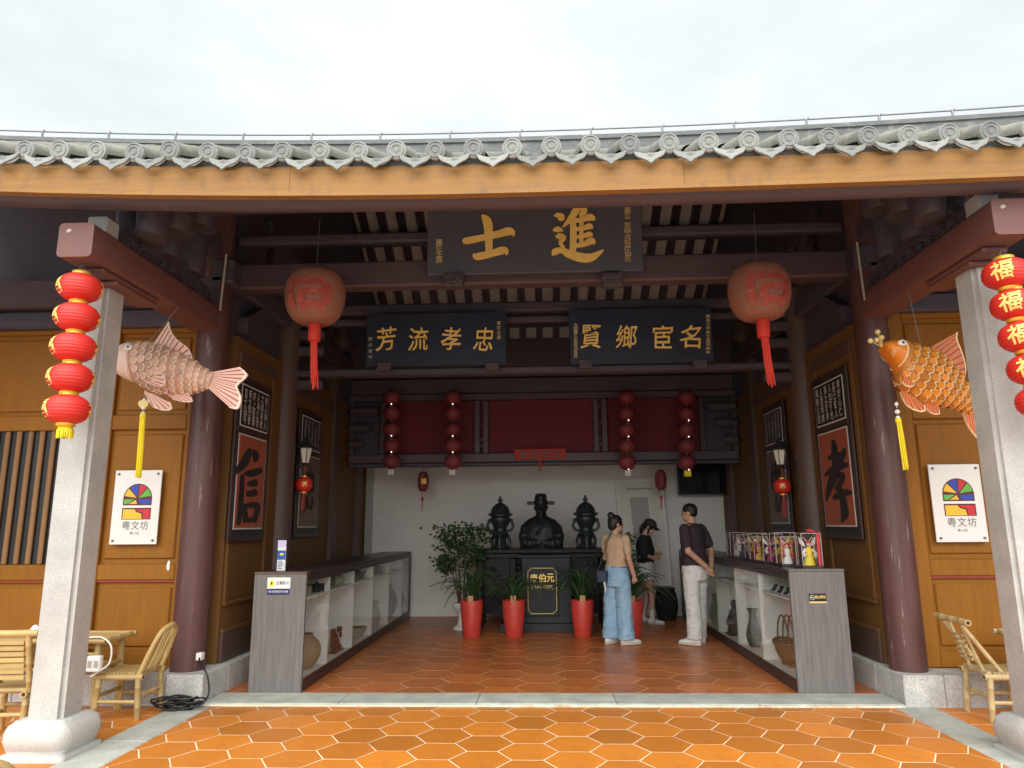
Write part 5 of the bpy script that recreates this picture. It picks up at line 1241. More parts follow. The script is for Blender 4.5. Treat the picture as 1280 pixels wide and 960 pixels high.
# opera figurines in acrylic boxes on the case
TOPZ = 1.0445
def fig_box(label, glabel, x, y, w_, h, d, robe, trim, edge='acrylic_edge', bow=False):
    t = thing('acrylic_box', label, 'display box', (x, y, TOPZ), 0)
    MB().cbox((0, 0, .0125), (w_ + .01, d + .01, .025)).build('base', 'case_dark', t, world=False, bevel=.003)
    m = MB()
    for sx in (-1, 1):
        MB().cbox((sx * w_ / 2, 0, .0255 + h / 2), (.003, d, h)).build('side_pane', 'acrylic', t, world=False)
    MB().cbox((0, -d / 2, .0255 + h / 2), (w_ - .004, .003, h)).build('front_pane', 'acrylic', t, world=False)
    MB().cbox((0, 0, .0275 + h), (w_ + .002, d + .002, .003)).build('top_pane', 'acrylic', t, world=False)
    for sx in (-1, 1):
        for sy in (-1, 1): MB().cbox((sx * w_ / 2, sy * d / 2, .026 + h / 2), (.006, .006, h)).build('edge_strip', edge, t, world=False)
        MB().cbox((sx * w_ / 2, 0, .026 + h), (.006, d, .006)).build('edge_strip', edge, t, world=False)
    for sy in (-1, 1): MB().cbox((0, sy * d / 2, .026 + h), (w_, .006, .006)).build('edge_strip', edge, t, world=False)
    if bow:
        MB().box(w_ * .28, w_ * .42, -d / 2 - .005, -d / 2 - .002, .02, h + .03).build('ribbon', 'robe_red', t, world=False)
        MB().ell((w_ * .1, 0, h + .05), (.03, .02, .014), 10, 6).build('ribbon_bow', 'robe_red', t, world=False); MB().ell((w_ * .25, 0, h + .045), (.025, .02, .012), 10, 6).build('ribbon_bow', 'robe_red', t, world=False)
    f = thing('opera_figurine', glabel, 'figurine', (x, y, TOPZ + .0255)); k = h / .27
    MB().lathe([(.05 * k, 0), (.045 * k, .03 * k), (.028 * k, .10 * k), (.034 * k, .135 * k), (.012 * k, .155 * k)], (0, 0, 0), 12, sy=.7).build('robe', robe, f, world=False)
    for s in (-1, 1):
        MB().tube([(s * .03 * k, 0, .135 * k), (s * .055 * k, -.015 * k, .10 * k), (s * .04 * k, -.035 * k, .075 * k)], [.012 * k, .016 * k, .02 * k], 7).build('sleeve', trim, f, world=False)
        MB().prism([(0, 0), (s * .05 * k, .03 * k), (s * .06 * k, .09 * k), (s * .02 * k, .05 * k)], ((s * .015 * k, .02 * k, .15 * k), UX, UZ), .003).build('flag', trim, f, world=False)
    MB().ell((0, -.004, .175 * k), (.017 * k, .018 * k, .021 * k), 10, 7).build('head', 'face', f, world=False)
    MB().lathe([(.018 * k, .18 * k), (.024 * k, .19 * k), (.016 * k, .205 * k), (.004 * k, .215 * k)], (0, .002, 0), 10).build('headdress', 'robe_red' if robe != 'robe_red' else 'gold', f, world=False)
    for s in (-1, 1): MB().tube([(s * .01 * k, 0, .2 * k), (s * .035 * k, .01, .235 * k), (s * .05 * k, .01, .225 * k)], .003 * k, 5).build('plume', 'white', f, world=False)
    MB().tube([(.045 * k, -.03 * k, .05 * k), (.03 * k, -.03 * k, .22 * k)], .003, 5).build('spear', 'gold_dull', f, world=False)
B = [(2.42, 6.80, .175, .285, .16, 'robe_yellow', 'robe_white', 'acrylic box with red ribbon bow at the end of the row', 'yellow and white robed opera figurine in the ribboned box', True),
     (2.31, 7.06, .15, .25, .15, 'robe_white', 'robe_red', 'acrylic box holding the white-robed figurine beside the ribboned box', 'white-robed opera figurine with red sleeves', False),
     (2.36, 7.32, .20, .285, .16, 'robe_orange', 'robe_yellow', 'acrylic box holding the orange-robed figurine', 'orange-robed opera figurine with yellow flags', False),
     (2.33, 7.62, .20, .27, .16, 'robe_magenta', 'robe_white', 'acrylic box holding the magenta-robed figurine', 'magenta-robed opera figurine with white sleeves', False),
     (2.30, 7.92, .15, .24, .15, 'robe_yellow', 'robe_magenta', 'acrylic box holding the yellow-robed figurine with magenta flags', 'yellow-robed opera figurine with magenta flags', False),
     (2.36, 8.25, .20, .27, .16, 'robe_red', 'robe_yellow', 'acrylic box holding the red-robed figurine', 'red-robed opera figurine with yellow flags', False),
     (2.32, 8.62, .17, .25, .15, 'robe_dark', 'robe_white', 'acrylic box holding the dark-robed figurine', 'dark-robed opera figurine with white flags', False),
     (2.35, 9.0, .20, .27, .16, 'robe_white', 'robe_dark', 'acrylic box at the far end holding a white and dark figurine', 'white-robed opera figurine with dark sleeves', False)]
for x, y, w_, h, d, r_, tr_, l1, l2, bow in B: fig_box(l1, l2, x, y, w_, h, d, r_, tr_, bow=bow)

# ------------------------------------------------------------------ rear of the hall: statue, altar, urns, podium
t = thing('altar_table', 'black carved altar table carrying the bronze bust and urns', 'table', (0, 10.85, .016))
MB().box(-1.02, .93, 10.50, 11.25, 1.05, 1.11).build('top', 'altar_wood', t, bevel=.01)
MB().box(-.98, .89, 10.54, 11.2, .98, 1.049).build('apron', 'altar_wood', t, bevel=.01)
for x in (-.93, -.45, .36, .84):
    for y in (10.58, 11.15): MB().box(x - .045, x + .045, y - .045, y + .045, .016, .979).build('leg', 'altar_wood', t, bevel=.01)
MB().box(-.86, .77, 10.60, 10.62, .20, .97).build('carved_front', 'altar_wood', t)
for k in range(26):
    x = -.80 + 1.5 * rnd(0, 1); z = rnd(.3, .92)
    MB().tube([(x + (.02 + .07 * q) * math.cos(q * 8 + k), 10.595, z + (.02 + .06 * q) * math.sin(q * 8 + k)) for q in [i / 9 for i in range(10)]], .012, 5).build('scroll', 'altar_wood', t)
# bust
st = thing('bronze_bust', 'dark bronze bust of an official in a winged hat', 'statue', (-.035, 10.80, 1.111))
m = MB()
def oval(cx, cy, z, rx, ry, n=24): return [(cx + rx * math.cos(2 * math.pi * k / n), cy + ry * math.sin(2 * math.pi * k / n), z) for k in range(n)]
m.loft([oval(0, 0, z, rx, ry) for z, rx, ry in ((0, .315, .19), (.10, .325, .20), (.20, .32, .195), (.29, .30, .185), (.36, .265, .165), (.41, .215, .14), (.445, .14, .115), (.475, .085, .09))], 0, True, True)
m.tube([(0, .0, .44), (0, -.01, .54)], [.088, .080], 14)
m.ell((0, -.015, .595), (.092, .105, .115), 18, 12); m.ell((0, -.03, .53), (.068, .08, .055))
m.tube([(0, -.112, .61), (0, -.132, .572), (0, -.112, .562)], [.011, .018, .013], 8)
for s in (-1, 1):
    m.ell((s * .094, 0, .59), (.013, .028, .04)); m.tube([(s * .05, -.098, .618), (s * .02, -.108, .62)], [.010, .010], 6)
    for p_, r_ in (((s * .24, -.04, .27), .075), ((s * .265, -.08, .17), .072), ((s * .24, -.125, .09), .07), ((s * .17, -.155, .07), .066), ((s * .10, -.165, .075), .06), ((s * .04, -.165, .08), .05)): m.ell(p_, (r_, r_, r_ * 1.25), 14, 9)
m.tube([(0, -.085, .50), (0, -.105, .40), (0, -.115, .33)], [.035, .028, .008], 8)
m.tube([(.07, -.12, .41), (.0, -.175, .31), (-.06, -.20, .20)], [.016, .018, .018], 6); m.tube([(-.07, -.12, .41), (-.01, -.17, .33)], [.016, .016], 6)
remeshed(m, 'body', 'bronze_dark', .009, 3, .004, 12, parent=st)
h = MB(); h.lathe([(.098, .63), (.107, .645), (.106, .695), (.10, .70)], (0, -.01, 0), 18, sy=1.08).lathe([(.098, .70), (.095, .755), (.085, .785), (.055, .80)], (0, .02, 0), 18, sx=.95)
h.build('hat', 'bronze_dark', st, world=False)
for s in (-1, 1): MB().prism([(.0, -.024), (.08, -.030), (.108, -.026), (.114, 0), (.108, .026), (.08, .030), (0, .024)] if s > 0 else [(0, .024), (-.08, .030), (-.108, .026), (-.114, 0), (-.108, -.026), (-.08, -.030), (0, -.024)], ((s * .095, .04, .66), UX, UZ), .018).build('hat_wing', 'bronze_dark', st, world=False)
MB().ell((0, -.118, .672), (.03, .008, .024), 10, 6).build('hat_badge', 'bronze', st, world=False)
MB().lathe([(.34, -.0), (.34, .012), (.32, .014)], (0, 0, 0), 28, sy=.68).build('foot', 'bronze_dark', st, world=False)
def urn(label, x):
    t = thing('bronze_urn', label, 'urn', (x, 10.82, 1.111))
    MB().lathe(spline([(.13, 0), (.14, .03), (.10, .06), (.085, .12), (.10, .17), (.125, .20), (.11, .23), (.095, .28), (.12, .34), (.145, .40), (.15, .44), (.135, .47)], 3), (0, 0, 0), 24).build('body', 'bronze', t, world=False)
    MB().lathe([(.165, .47), (.172, .485), (.165, .50), (.15, .515), (.14, .56), (.11, .615), (.06, .655), (.03, .665), (.025, .69), (.045, .71), (.02, .73), (.012, .765), (.002, .775)], (0, 0, 0), 24).build('lid', 'bronze', t, world=False)
    for s in (-1, 1):
        MB().tube([(s * (.115 + .075 * math.sin(a)), 0, .33 + .075 * math.cos(a)) for a in [R(q) for q in range(-25, 206, 22)]], .020, 8).build('handle', 'bronze', t, world=False)
        MB().ell((s * .165, 0, .40), (.03, .03, .035), 10, 6).build('handle_knob', 'bronze', t, world=False)
    for k in range(10):
        a = 2 * math.pi * k / 10; MB().ell((.165 * math.cos(a), .165 * math.sin(a), .50), (.02, .02, .018), 8, 5).build('lid_knob', 'bronze', t, world=False)
    for k in range(3):
        a = 2 * math.pi * k / 3 + .5; MB().tube([(.11 * math.cos(a), .11 * math.sin(a), .2), (.155 * math.cos(a), .155 * math.sin(a), .12), (.14 * math.cos(a), .14 * math.sin(a), .0)], [.03, .025, .03], 8).build('leg', 'bronze', t, world=False)
urn('tall lidded bronze urn with loop handles on the shrub side of the bust', -.645); urn('tall lidded bronze urn with loop handles on the people side of the bust', .63)
# podium with the gold-lettered panel
p = thing('stone_podium', 'black polished podium with gold inscription and rounded gold border', 'podium', (-.02, 10.25, .016))
MB().box(-.62, .40, 10.16, 10.45, .016, .13).build('step', 'stone_grey', p, bevel=.006)
MB().box(-.42, .37, 10.18, 10.44, .131, .62).build('lower_block', 'stone_grey', p, bevel=.006)
MB().box(-.31, .355, 10.16, 10.42, .621, 1.0).build('upper_block', 'stone_black', p, bevel=.006)
MB().box(-.36, .38, 10.14, 10.44, 1.001, 1.04).build('cap', 'stone_black', p, bevel=.006)
pan = MB().box(-.255, .19, 10.115, 10.155, .235, .895).build('inscription_panel', 'stone_black', p, bevel=.004)
bw_, bh, cc = .195, .30, .05; cxp, czp = -.032, .565
oct_ = [(cxp - bw_ + cc, czp - bh), (cxp + bw_ - cc, czp - bh), (cxp + bw_, czp - bh + cc), (cxp + bw_, czp + bh - cc), (cxp + bw_ - cc, czp + bh), (cxp - bw_ + cc, czp + bh), (cxp - bw_, czp + bh - cc), (cxp - bw_, czp - bh + cc)]
MB().tube([(a, 10.113, b) for a, b in oct_ + oct_[:1]], .0065, 5).build('gold_border', 'gold_dull', pan)
for i, ch in enumerate('唐伯元'): put_text(MB(), ch, (cxp - .115 + .115 * i, 10.1145, .735), UX, UZ, h=.115, w_=.105, offset=.02, lift=.002).build('character', 'gold', pan)
put_text(MB(), '(1541-1598)', (cxp, 10.1145, .61), UX, UZ, h=.062, w_=.30, offset=.006, lift=.002).build('dates', 'gold_dull', pan)

# red planters with strap-leaved plants
def strap_leaf(ln, arch, wd):
    m = MB(); n = 8; L_ = []; R_ = []
    for i in range(n + 1):
        t = i / n; y = ln * t * (.55 + .25 * t); z = arch * math.sin(t * 2.1) * ln - .22 * ln * t * t; w_ = wd * (.55 + .6 * t) * (1 - t ** 3) + .002
        L_.append((-w_, y, z + .25 * w_)); R_.append((w_, y, z + .25 * w_))
    C = [((a[0] + b[0]) / 2, a[1], a[2] - .010) for a, b in zip(L_, R_)]
    for A, B_ in ((L_, C), (C, R_)): m.add(A + B_, [(i, i + 1, n + 2 + i, n + 1 + i) for i in range(n)], 0, True)
    return m
leafs = [strap_leaf(.62, .52, .017), strap_leaf(.50, .66, .019), strap_leaf(.68, .40, .016), strap_leaf(.46, .85, .017)]
leaf_me = [l.mesh('leaf', 'leaf') for l in leafs]
def planter(label, x, y, seed, nl=44, spread=1.0):
    random.seed(seed)
    t = thing('red_planter', label, 'planter', (x, y, .016), rnd(0, 6))
    MB().lathe([(.105, 0), (.112, .01), (.135, .20), (.150, .36), (.152, .45), (.150, .465), (.138, .465), (.134, .43)], (0, 0, 0), 28, cap=True).build('pot', 'pot_red', t, world=False)
    MB().lathe([(.134, .425), (.05, .435), (.001, .437)], (0, 0, 0), 16).build('soil', 'soil', t, world=False)
    q = MB().box(-.035, .035, -.158, -.150, .46, .53).build('gold_tag', 'gold_tag', t, world=False); q.rotation_euler = (0, 0, -t.rotation_euler.z)
    for k in range(nl):
        o = link('leaf', leaf_me[k % 4], t); a = 2.4 * k + rnd(-.3, .3); tilt = rnd(-.35, .35) if k % 3 else rnd(.4, 1.0)
        o.location = (.04 * math.cos(a), .04 * math.sin(a), .44); o.rotation_euler = (tilt * .75, rnd(-.2, .2), a - math.pi / 2); s = rnd(.75, 1.1) * spread; o.scale = (s, s, s)
    return t
planter('red planter with strap leaves in front of the leafy shrub', -.97, 9.80, 1)
planter('red planter with drooping strap leaves beside the inscription panel, shrub side', -.41, 9.80, 2, spread=.85)
planter('red planter with strap leaves between the podium and the person in jeans', .49, 9.78, 3)
planter('red planter with strap leaves behind the person in blue jeans', 1.125, 9.72, 4)
# leafy shrubs
def shrub(label, x, y, zbase, ztop, rad, potname, seed, n=900, clumps=16):
    random.seed(seed)
    t = thing('leafy_shrub', label, 'plant', (x, y, .016))
    if potname == 'urn':
        MB().lathe(spline([(.11, 0), (.115, .03), (.06, .06), (.045, .12), (.05, .22), (.10, .28), (.13, .34), (.125, .36)], 3), (0, 0, 0), 22).build('pedestal_pot', 'white_gloss', t, world=False)
    else:
        MB().lathe([(.11, 0), (.15, .3), (.16, .42), (.14, .42)], (0, 0, 0), 20).build('pot', 'bronze_dark', t, world=False)
    stems = MB(); ends = []
    for k in range(7):
        a = 2.4 * k; r = rad * rnd(.25, .8); ht = ztop - rnd(0, (ztop - zbase) * .5)
        p0 = Vector((.03 * math.cos(a), .03 * math.sin(a), .34)); p2 = Vector((r * math.cos(a), r * .7 * math.sin(a), ht)); p1 = (p0 + p2) / 2 + Vector((rnd(-.04, .04), rnd(-.04, .04), .08))
        stems.tube([p0, p1, p2], [.012, .009, .004], 6); ends.append(p2)
    stems.build('stem', 'stem', t, world=False)['kind'] = 'stuff'
    m = MB()
    cl = [(Vector((rad * rnd(-1, 1), rad * .8 * rnd(-1, 1), rnd(zbase, ztop))), rnd(.07, .14)) for _ in range(clumps)] + [(e, .12) for e in ends]
    for k in range(n):
        c, r = random.choice(cl); d = Vector((random.gauss(0, 1), random.gauss(0, 1), random.gauss(0, .8))) * r * .6
        p = c + d; u = Vector((random.gauss(0, 1), random.gauss(0, 1), random.gauss(0, .5))).normalized(); v = u.cross(Vector((random.gauss(0, 1), random.gauss(0, 1), 1.2))).normalized(); l_ = rnd(.042, .068); w_ = l_ * .40
        m.add([p, p + u * l_ * .5 + v * w_, p + u * l_, p + u * l_ * .5 - v * w_], [(0, 1, 2, 3)])
    m.build('foliage', 'leaf_small', t, world=False)['kind'] = 'stuff'
    return t
shrub('round-leaved shrub in a white urn by the white wall', -1.18, 10.45, 0.78, 1.38, .32, 'urn', 11, 2100, 26)
shrub('round-leaved shrub in a dark pot behind the person in jeans', 1.08, 10.35, .75, 1.34, .17, 'pot', 12, 800, 14)

# notice board, television, dark drum-shaped object
t = thing('notice_board', 'large pale notice board leaning against the white wall', 'notice board', (1.6, 11.7, .5))
A = [(1.29, 11.62, .50), (1.985, 11.62, .50), (1.965, 11.90, 2.19), (1.175, 11.90, 2.17)]
def lean_quad(m, a, b, c, d, off):  # fractions across the leaning face
    P = []
    for u_, v_ in ((a, c), (b, c), (b, d), (a, d)):
        p = Vector(A[0]).lerp(Vector(A[1]), u_).lerp(Vector(A[3]).lerp(Vector(A[2]), u_), v_); P.append(p + Vector((0, -off, 0)))
    m.add(P, [(0, 1, 2, 3)]); return P
m = MB(); P = lean_quad(m, 0, 1, 0, 1, 0); Q = [p + Vector((0, .025, 0)) for p in P]; m.add(P + Q, [(7, 6, 5, 4), (0, 4, 5, 1), (1, 5, 6, 2), (2, 6, 7, 3), (3, 7, 4, 0)]); m.build('board', 'board_print', t)
for a, b, c, d in ((0, .03, 0, 1), (.97, 1, 0, 1), (.03, .97, .98, 1)):
    m = MB(); P = lean_quad(m, a, b, c, d, .012); Q = [p + Vector((0, .011, 0)) for p in P]; m.add(P + Q, [(0, 4, 5, 1), (1, 5, 6, 2), (2, 6, 7, 3), (3, 7, 4, 0)]); m.build('frame_strip', 'white', t)
m = MB(); lean_quad(m, .28, .66, .30, .82, .002); m.build('printed_block', 'print_grey', t)
m = MB()
for k in range(14): lean_quad(m, .24 + .04 * k, .262 + .04 * k, .895, .912, .002)
o = m.build('title_print', 'grey_text', t); o['kind'] = 'stuff'
t = thing('television', 'flat black television mounted high beside the white wall', 'television', (2.6, 11.72, 1.9))
MB().box(2.18, 2.94, 11.70, 11.75, 1.905, 2.43).build('casing', 'black', t, bevel=.006); MB().box(2.20, 2.92, 11.696, 11.699, 1.925, 2.41).build('screen', 'black_gloss', t)
MB().box(2.4, 2.7, 11.751, 11.93, 2.05, 2.25).build('wall_mount', 'black', t)
t = thing('dark_drum_object', 'low dark drum-shaped object standing behind the person in shorts', 'stool', (1.86, 11.45, .016))  # plain drum form for a dark shape whose kind is unclear
MB().lathe(spline([(.13, 0), (.16, .1), (.175, .22), (.16, .36), (.13, .45)], 4), (0, 0, 0), 20).build('drum', 'cloth_black', t, world=False); MB().lathe([(.145, .45), (.15, .465), (.12, .475)], (0, 0, 0), 20).build('seat', 'black', t, world=False)

# ------------------------------------------------------------------ bamboo furniture
def bam(mb, a, b, r, nodes=3, n=9, mi=0):
    a = Vector(a); b = Vector(b); pts = []; rs = []
    ts = [0]
    for k in range(nodes):
        c = (k + .6) / (nodes + .2); ts += [c - .012, c, c + .012]
    ts.append(1)
    for t in sorted(ts):
        pts.append(a.lerp(b, t)); near = min(abs(t - (k + .6) / (nodes + .2)) for k in range(nodes)) if nodes else 1
        rs.append(r * (1.10 if near < .002 else 1.0))
    return mb.tube(pts, rs, n, mi)
def bpart(name, a, b, r, parent, mt='bamboo', nodes=3, hole=True):
    o = bam(MB(), a, b, r, nodes).build(name, mt, parent, world=False)
    return o
def bamboo_chair(label, loc, rz, style, mt, group=None):
    """local: seat faces +y; x is width"""
    t = thing('bamboo_chair', label, 'chair', loc, rz, group)
    w_, d, sz = .165, .155, .32
    for sx in (-1, 1):
        bpart('leg', (sx * w_ * 1.05, d * 1.1, 0), (sx * w_, d, sz), .023, t, mt, 2)
        bpart('leg', (sx * w_ * 1.05, -d * 1.15, 0), (sx * w_, -d, sz), .023, t, mt, 2)
        bpart('side_rail', (sx * (w_ + .0), -d - .04, sz - .01), (sx * (w_ + .0), d + .04, sz - .01), .024, t, mt, 2)
        for e in (-1, 1): 
            o = MB().lathe([(.014, 0), (.001, .0005)], (0, 0, 0), 10).build('cut_end', 'bamboo_hole', t, world=False); o.location = (sx * w_, e * (d + .0405), sz - .01); o.rotation_euler = (R(-90 * e), 0, 0)
        bpart('stretcher', (sx * w_ * 1.03, -d * 1.08, .13), (sx * w_ * 1.03, d * 1.06, .13), .015, t, mt, 2)
    for sy in (-1, 1):
        bpart('stretcher', (-w_, sy * d * 1.05, .17), (w_, sy * d * 1.05, .17), .016, t, mt, 2)
        bpart('seat_rail', (-w_, sy * d, sz + .012), (w_, sy * d, sz + .012), .020, t, mt, 2)
    for k in range(9): 
        y = -d + .03 + .031 * k; MB().box(-w_ - .005, w_ + .005, y, y + .026, sz + .014, sz + .024).build('seat_slat', mt, t, world=False, bevel=.003)
    if style == 'hoop':
        pts = spline([(-w_, -d, sz), (-w_ * .92, -d - .07, sz + .18), (-w_ * .70, -d - .125, sz + .315), (-w_ * .2, -d - .15, sz + .36), (w_ * .2, -d - .15, sz + .36), (w_ * .70, -d - .125, sz + .315), (w_ * .92, -d - .07, sz + .18), (w_, -d, sz)], 5)
        MB().tube(pts, .019, 9).build('back_hoop', mt, t, world=False)
        for k in range(5):
            x = (-.1 + .05 * k); top = .355 - 1.6 * x * x; MB().tube([(x * .8, -d, sz + .02), (x, -d - .075, sz + .18), (x, -d - .145, sz + top)], [.010, .010, .010], 6, flat=.6).build('back_slat', mt, t, world=False)
    elif style == 'rail':
        for sx in (-1, 1):
            bpart('back_post', (sx * w_ * .85, -d + .10, sz + .02), (sx * w_ * .78, -d - .14, sz + .36), .017, t, mt, 2)
            bpart('back_strut', (sx * w_ * .55, -d, sz + .02), (sx * w_ * .5, -d - .12, sz + .36), .012, t, mt, 2)
        bpart('top_rail', (-w_ - .07, -d - .14, sz + .385), (w_ + .07, -d - .14, sz + .385), .024, t, mt, 3)
        for e in (-1, 1):
            o = MB().lathe([(.014, 0), (.001, .0005)], (0, 0, 0), 10).build('cut_end', 'bamboo_hole', t, world=False); o.location = (e * (w_ + .0705), -d - .14, sz + .385); o.rotation_euler = (0, R(90 * e), 0)
        for k in range(6):
            z = sz + .10 + .035 * k; MB().tube([(-w_ * .5, -d - .035 - .10 * (z - sz) / .36, z), (w_ * .5, -d - .035 - .10 * (z - sz) / .36, z)], .009, 6).build('back_slat', mt, t, world=False)
    else:
        for sx in (-1, 1):
            bpart('back_post', (sx * w_ * 1.1, -d, sz), (sx * w_ * 1.15, -d - .10, sz + .40), .021, t, mt, 3)
            bpart('back_strut', (sx * w_ * .9, d * .4, sz + .02), (sx * w_ * 1.05, -d - .07, sz + .36), .014, t, mt, 2)
        bpart('top_rail', (-w_ - .09, -d - .10, sz + .41), (w_ + .09, -d - .10, sz + .41), .024, t, mt, 3)
        for k in range(7):
            z = sz + .09 + .04 * k; MB().box(-w_ * .98, w_ * .98, -d - .035 - .08 * (z - sz) / .4, -d - .02 - .08 * (z - sz) / .4, z, z + .032).build('back_slat', mt, t, world=False, bevel=.003)
    return t
def bamboo_table(label, x0, x1, y0, y1, h, mt='bamboo'):
    cx, cy = (x0 + x1) / 2, (y0 + y1) / 2; t = thing('bamboo_table', label, 'table', (cx, cy, 0)); a, b = (x1 - x0) / 2, (y1 - y0) / 2
    n = int((y1 - y0) / .05)
    for k in range(n): MB().box(-a + .01, a - .01, -b + .05 * k + .002, -b + .05 * k + .048, h - .03, h - .006).build('top_slat', mt, t, world=False, bevel=.004)
    for sy in (-1, 1): bpart('top_rail', (-a - .03, sy * b, h - .016), (a + .03, sy * b, h - .016), .021, t, mt, 4)
    for sx in (-1, 1):
        bpart('top_rail', (sx * a, -b, h - .018), (sx * a, b, h - .018), .021, t, mt, 3)
        for sy in (-1, 1): bpart('leg', (sx * (a - .05), sy * (b - .05), 0), (sx * (a - .06), sy * (b - .06), h - .03), .026, t, mt, 3)
        bpart('stretcher', (sx * (a - .05), -b + .05, .38), (sx * (a - .05), b - .05, .38), .016, t, mt, 2)
    for sy in (-1, 1):
        bpart('stretcher', (-a + .05, sy * (b - .05), .36), (a - .05, sy * (b - .05), .36), .017, t, mt, 3); bpart('stretcher', (-a + .05, sy * (b - .05), .48), (a - .05, sy * (b - .05), .48), .013, t, mt, 3)
    return t
bamboo_chair('hoop-backed bamboo chair at the table with the white charging cable', (-3.335, 5.93, -.002), R(90), 'hoop', 'bamboo')
bamboo_chair('bamboo chair with a slatted straight back, turned away beside the granite pillar', (-3.86, 5.36, -.002), R(6), 'slat', 'bamboo')
bamboo_chair('hoop-backed bamboo chair on the open terrace in front of the pillar', (-2.10, 2.74, 0), R(35), 'hoop', 'bamboo')
bamboo_chair('pale bamboo chair with a thick straight top rail against the stone plinth', (3.47, 5.95, -.002), R(-92), 'rail', 'bamboo_pale')
bamboo_table('bamboo table with a white power strip and cable below the wall plaque', -4.9, -3.47, 5.72, 6.15, .60)
bamboo_table('bamboo table tucked behind the pale straight-backed chair', 3.62, 4.7, 5.72, 6.15, .60, 'bamboo_pale')
# power strip, white cable, black coil, tissue packet
t = thing('power_strip', 'white power strip hanging at the end of the bamboo table', 'power strip', (-3.50, 5.70, .36)); MB().cbox((0, 0, .06), (.11, .05, .12)).build('housing', 'white', t, world=False, bevel=.008)
for k in range(2): MB().cbox((-.025 + .05 * k, -.026, .06), (.03, .004, .05)).build('socket', 'print_grey', t, world=False)
P = [px_y(110, 797, 5.70), px_y(128, 797, 5.7), px_y(139, 808, 5.7), px_y(137, 828, 5.7), px_y(126, 838, 5.7), px_y(113, 846, 5.7)]
tag(MB().tube(spline([tuple(p) for p in P], 6), .007, 7).build('charging_cable', 'white', loc=tuple(P[-1])), 'white charging cable looping over the end of the bamboo table', 'cable')
random.seed(5); pts = []
for k in range(72):
    if k % 9 == 0: ccx, ccy, rr1, rr2, ph = rnd(-.10, .10), rnd(-.03, .04), rnd(.07, .17), rnd(.03, .08), rnd(0, 6)
    a = k * .70 + ph * .2; pts.append((-2.97 + ccx + rr1 * math.cos(a), 6.06 + ccy + rr2 * math.sin(a), .012 + .095 * abs(math.sin(k * .31)) * rnd(.5, 1)))
pts += [(-2.85, 6.05, .03), (-2.80, 6.13, .06), (-2.80, 6.185, .12), (-2.83, 6.19, .25), (-2.92, 6.24, .33), (-2.955, 6.30, .37)]
tag(MB().tube(spline(pts, 3), .0075, 6).build('extension_cord', 'black', loc=(-3, 6.08, 0)), 'tangled black extension cord lying by the red column base', 'cord')
t = thing('tissue_packet', 'crumpled white tissue packet on the bamboo table', 'tissue', (-4.1, 5.8, .602)); m = MB().ell((0, 0, .03), (.08, .05, .03), 12, 7).ell((.02, 0, .06), (.03, .02, .03), 8, 6)
remeshed(m, 'packet', 'white', .008, 1, .012, 30, parent=t)

# ------------------------------------------------------------------ people
def hand(m, wrist, d, palm_n, k=1.0, curl=.5, left=False):
    """palm and five fingers from the wrist along d; palm_n faces the palm side"""
    d = Vector(d).normalized(); n = Vector(palm_n); n = (n - d * n.dot(d)).normalized(); s = d.cross(n) * (1 if left else -1); w_ = Vector(wrist)
    m.tube([w_, w_ + d * .035 * k, w_ + d * .085 * k], [.026 * k, .034 * k, .036 * k], 10, flat=.62)
    for i, (off, ln) in enumerate(((.027, .072), (.009, .080), (-.009, .076), (-.026, .058))):
        a = w_ + d * .075 * k + s * off * k; b = a + (d * (1 - .25 * curl) + n * .55 * curl).normalized() * ln * .5 * k; c = b + (d * (1 - curl) + n * curl * 1.2).normalized() * ln * .55 * k
        m.tube([a, b, c], [.0105 * k, .0095 * k, .007 * k], 7)
    a = w_ + d * .025 * k + s * .028 * k; b = a + (d * .7 + s * .7 + n * .2).normalized() * .04 * k; c = b + (d + n * .4 + s * .1).normalized() * .035 * k
    m.tube([a, b, c], [.014 * k, .012 * k, .008 * k], 7)
def head(m, c, rotm, k=1.0):
    """head centred at c (middle of the skull), +y forward"""
    P = lambda x, y, z: Vector(c) + rotm @ (Vector((x, y, z)) * k)
    m.ell(P(0, -.012, .02), (.074 * k, .092 * k, .088 * k), 18, 12, rot=rotm); m.ell(P(0, .020, -.045), (.058 * k, .066 * k, .070 * k), 16, 10, rot=rotm)
    m.ell(P(0, .055, -.088), (.028 * k, .025 * k, .022 * k), 10, 6, rot=rotm)
    m.tube([P(0, .082, .015), P(0, .104, -.026), P(0, .086, -.036)], [.009 * k, .014 * k, .010 * k], 8)
    m.tube([P(-.022, .078, -.062), P(0, .088, -.060), P(.022, .078, -.062)], [.006 * k, .009 * k, .006 * k], 6)
    for s in (-1, 1): m.ell(P(s * .076, -.012, -.012), (.010 * k, .020 * k, .032 * k), 8, 6, rot=rotm); m.tube([P(s * .045, .072, .02), P(s * .02, .084, .022)], [.008 * k, .008 * k], 6)
    return P
def eyes(P, parent, k=1.0):
    for s in (-1, 1): MB().ell(P(s * .030, .080, .002), (.011 * k, .006 * k, .006 * k), 8, 6).build('eye', 'black', parent, world=False)
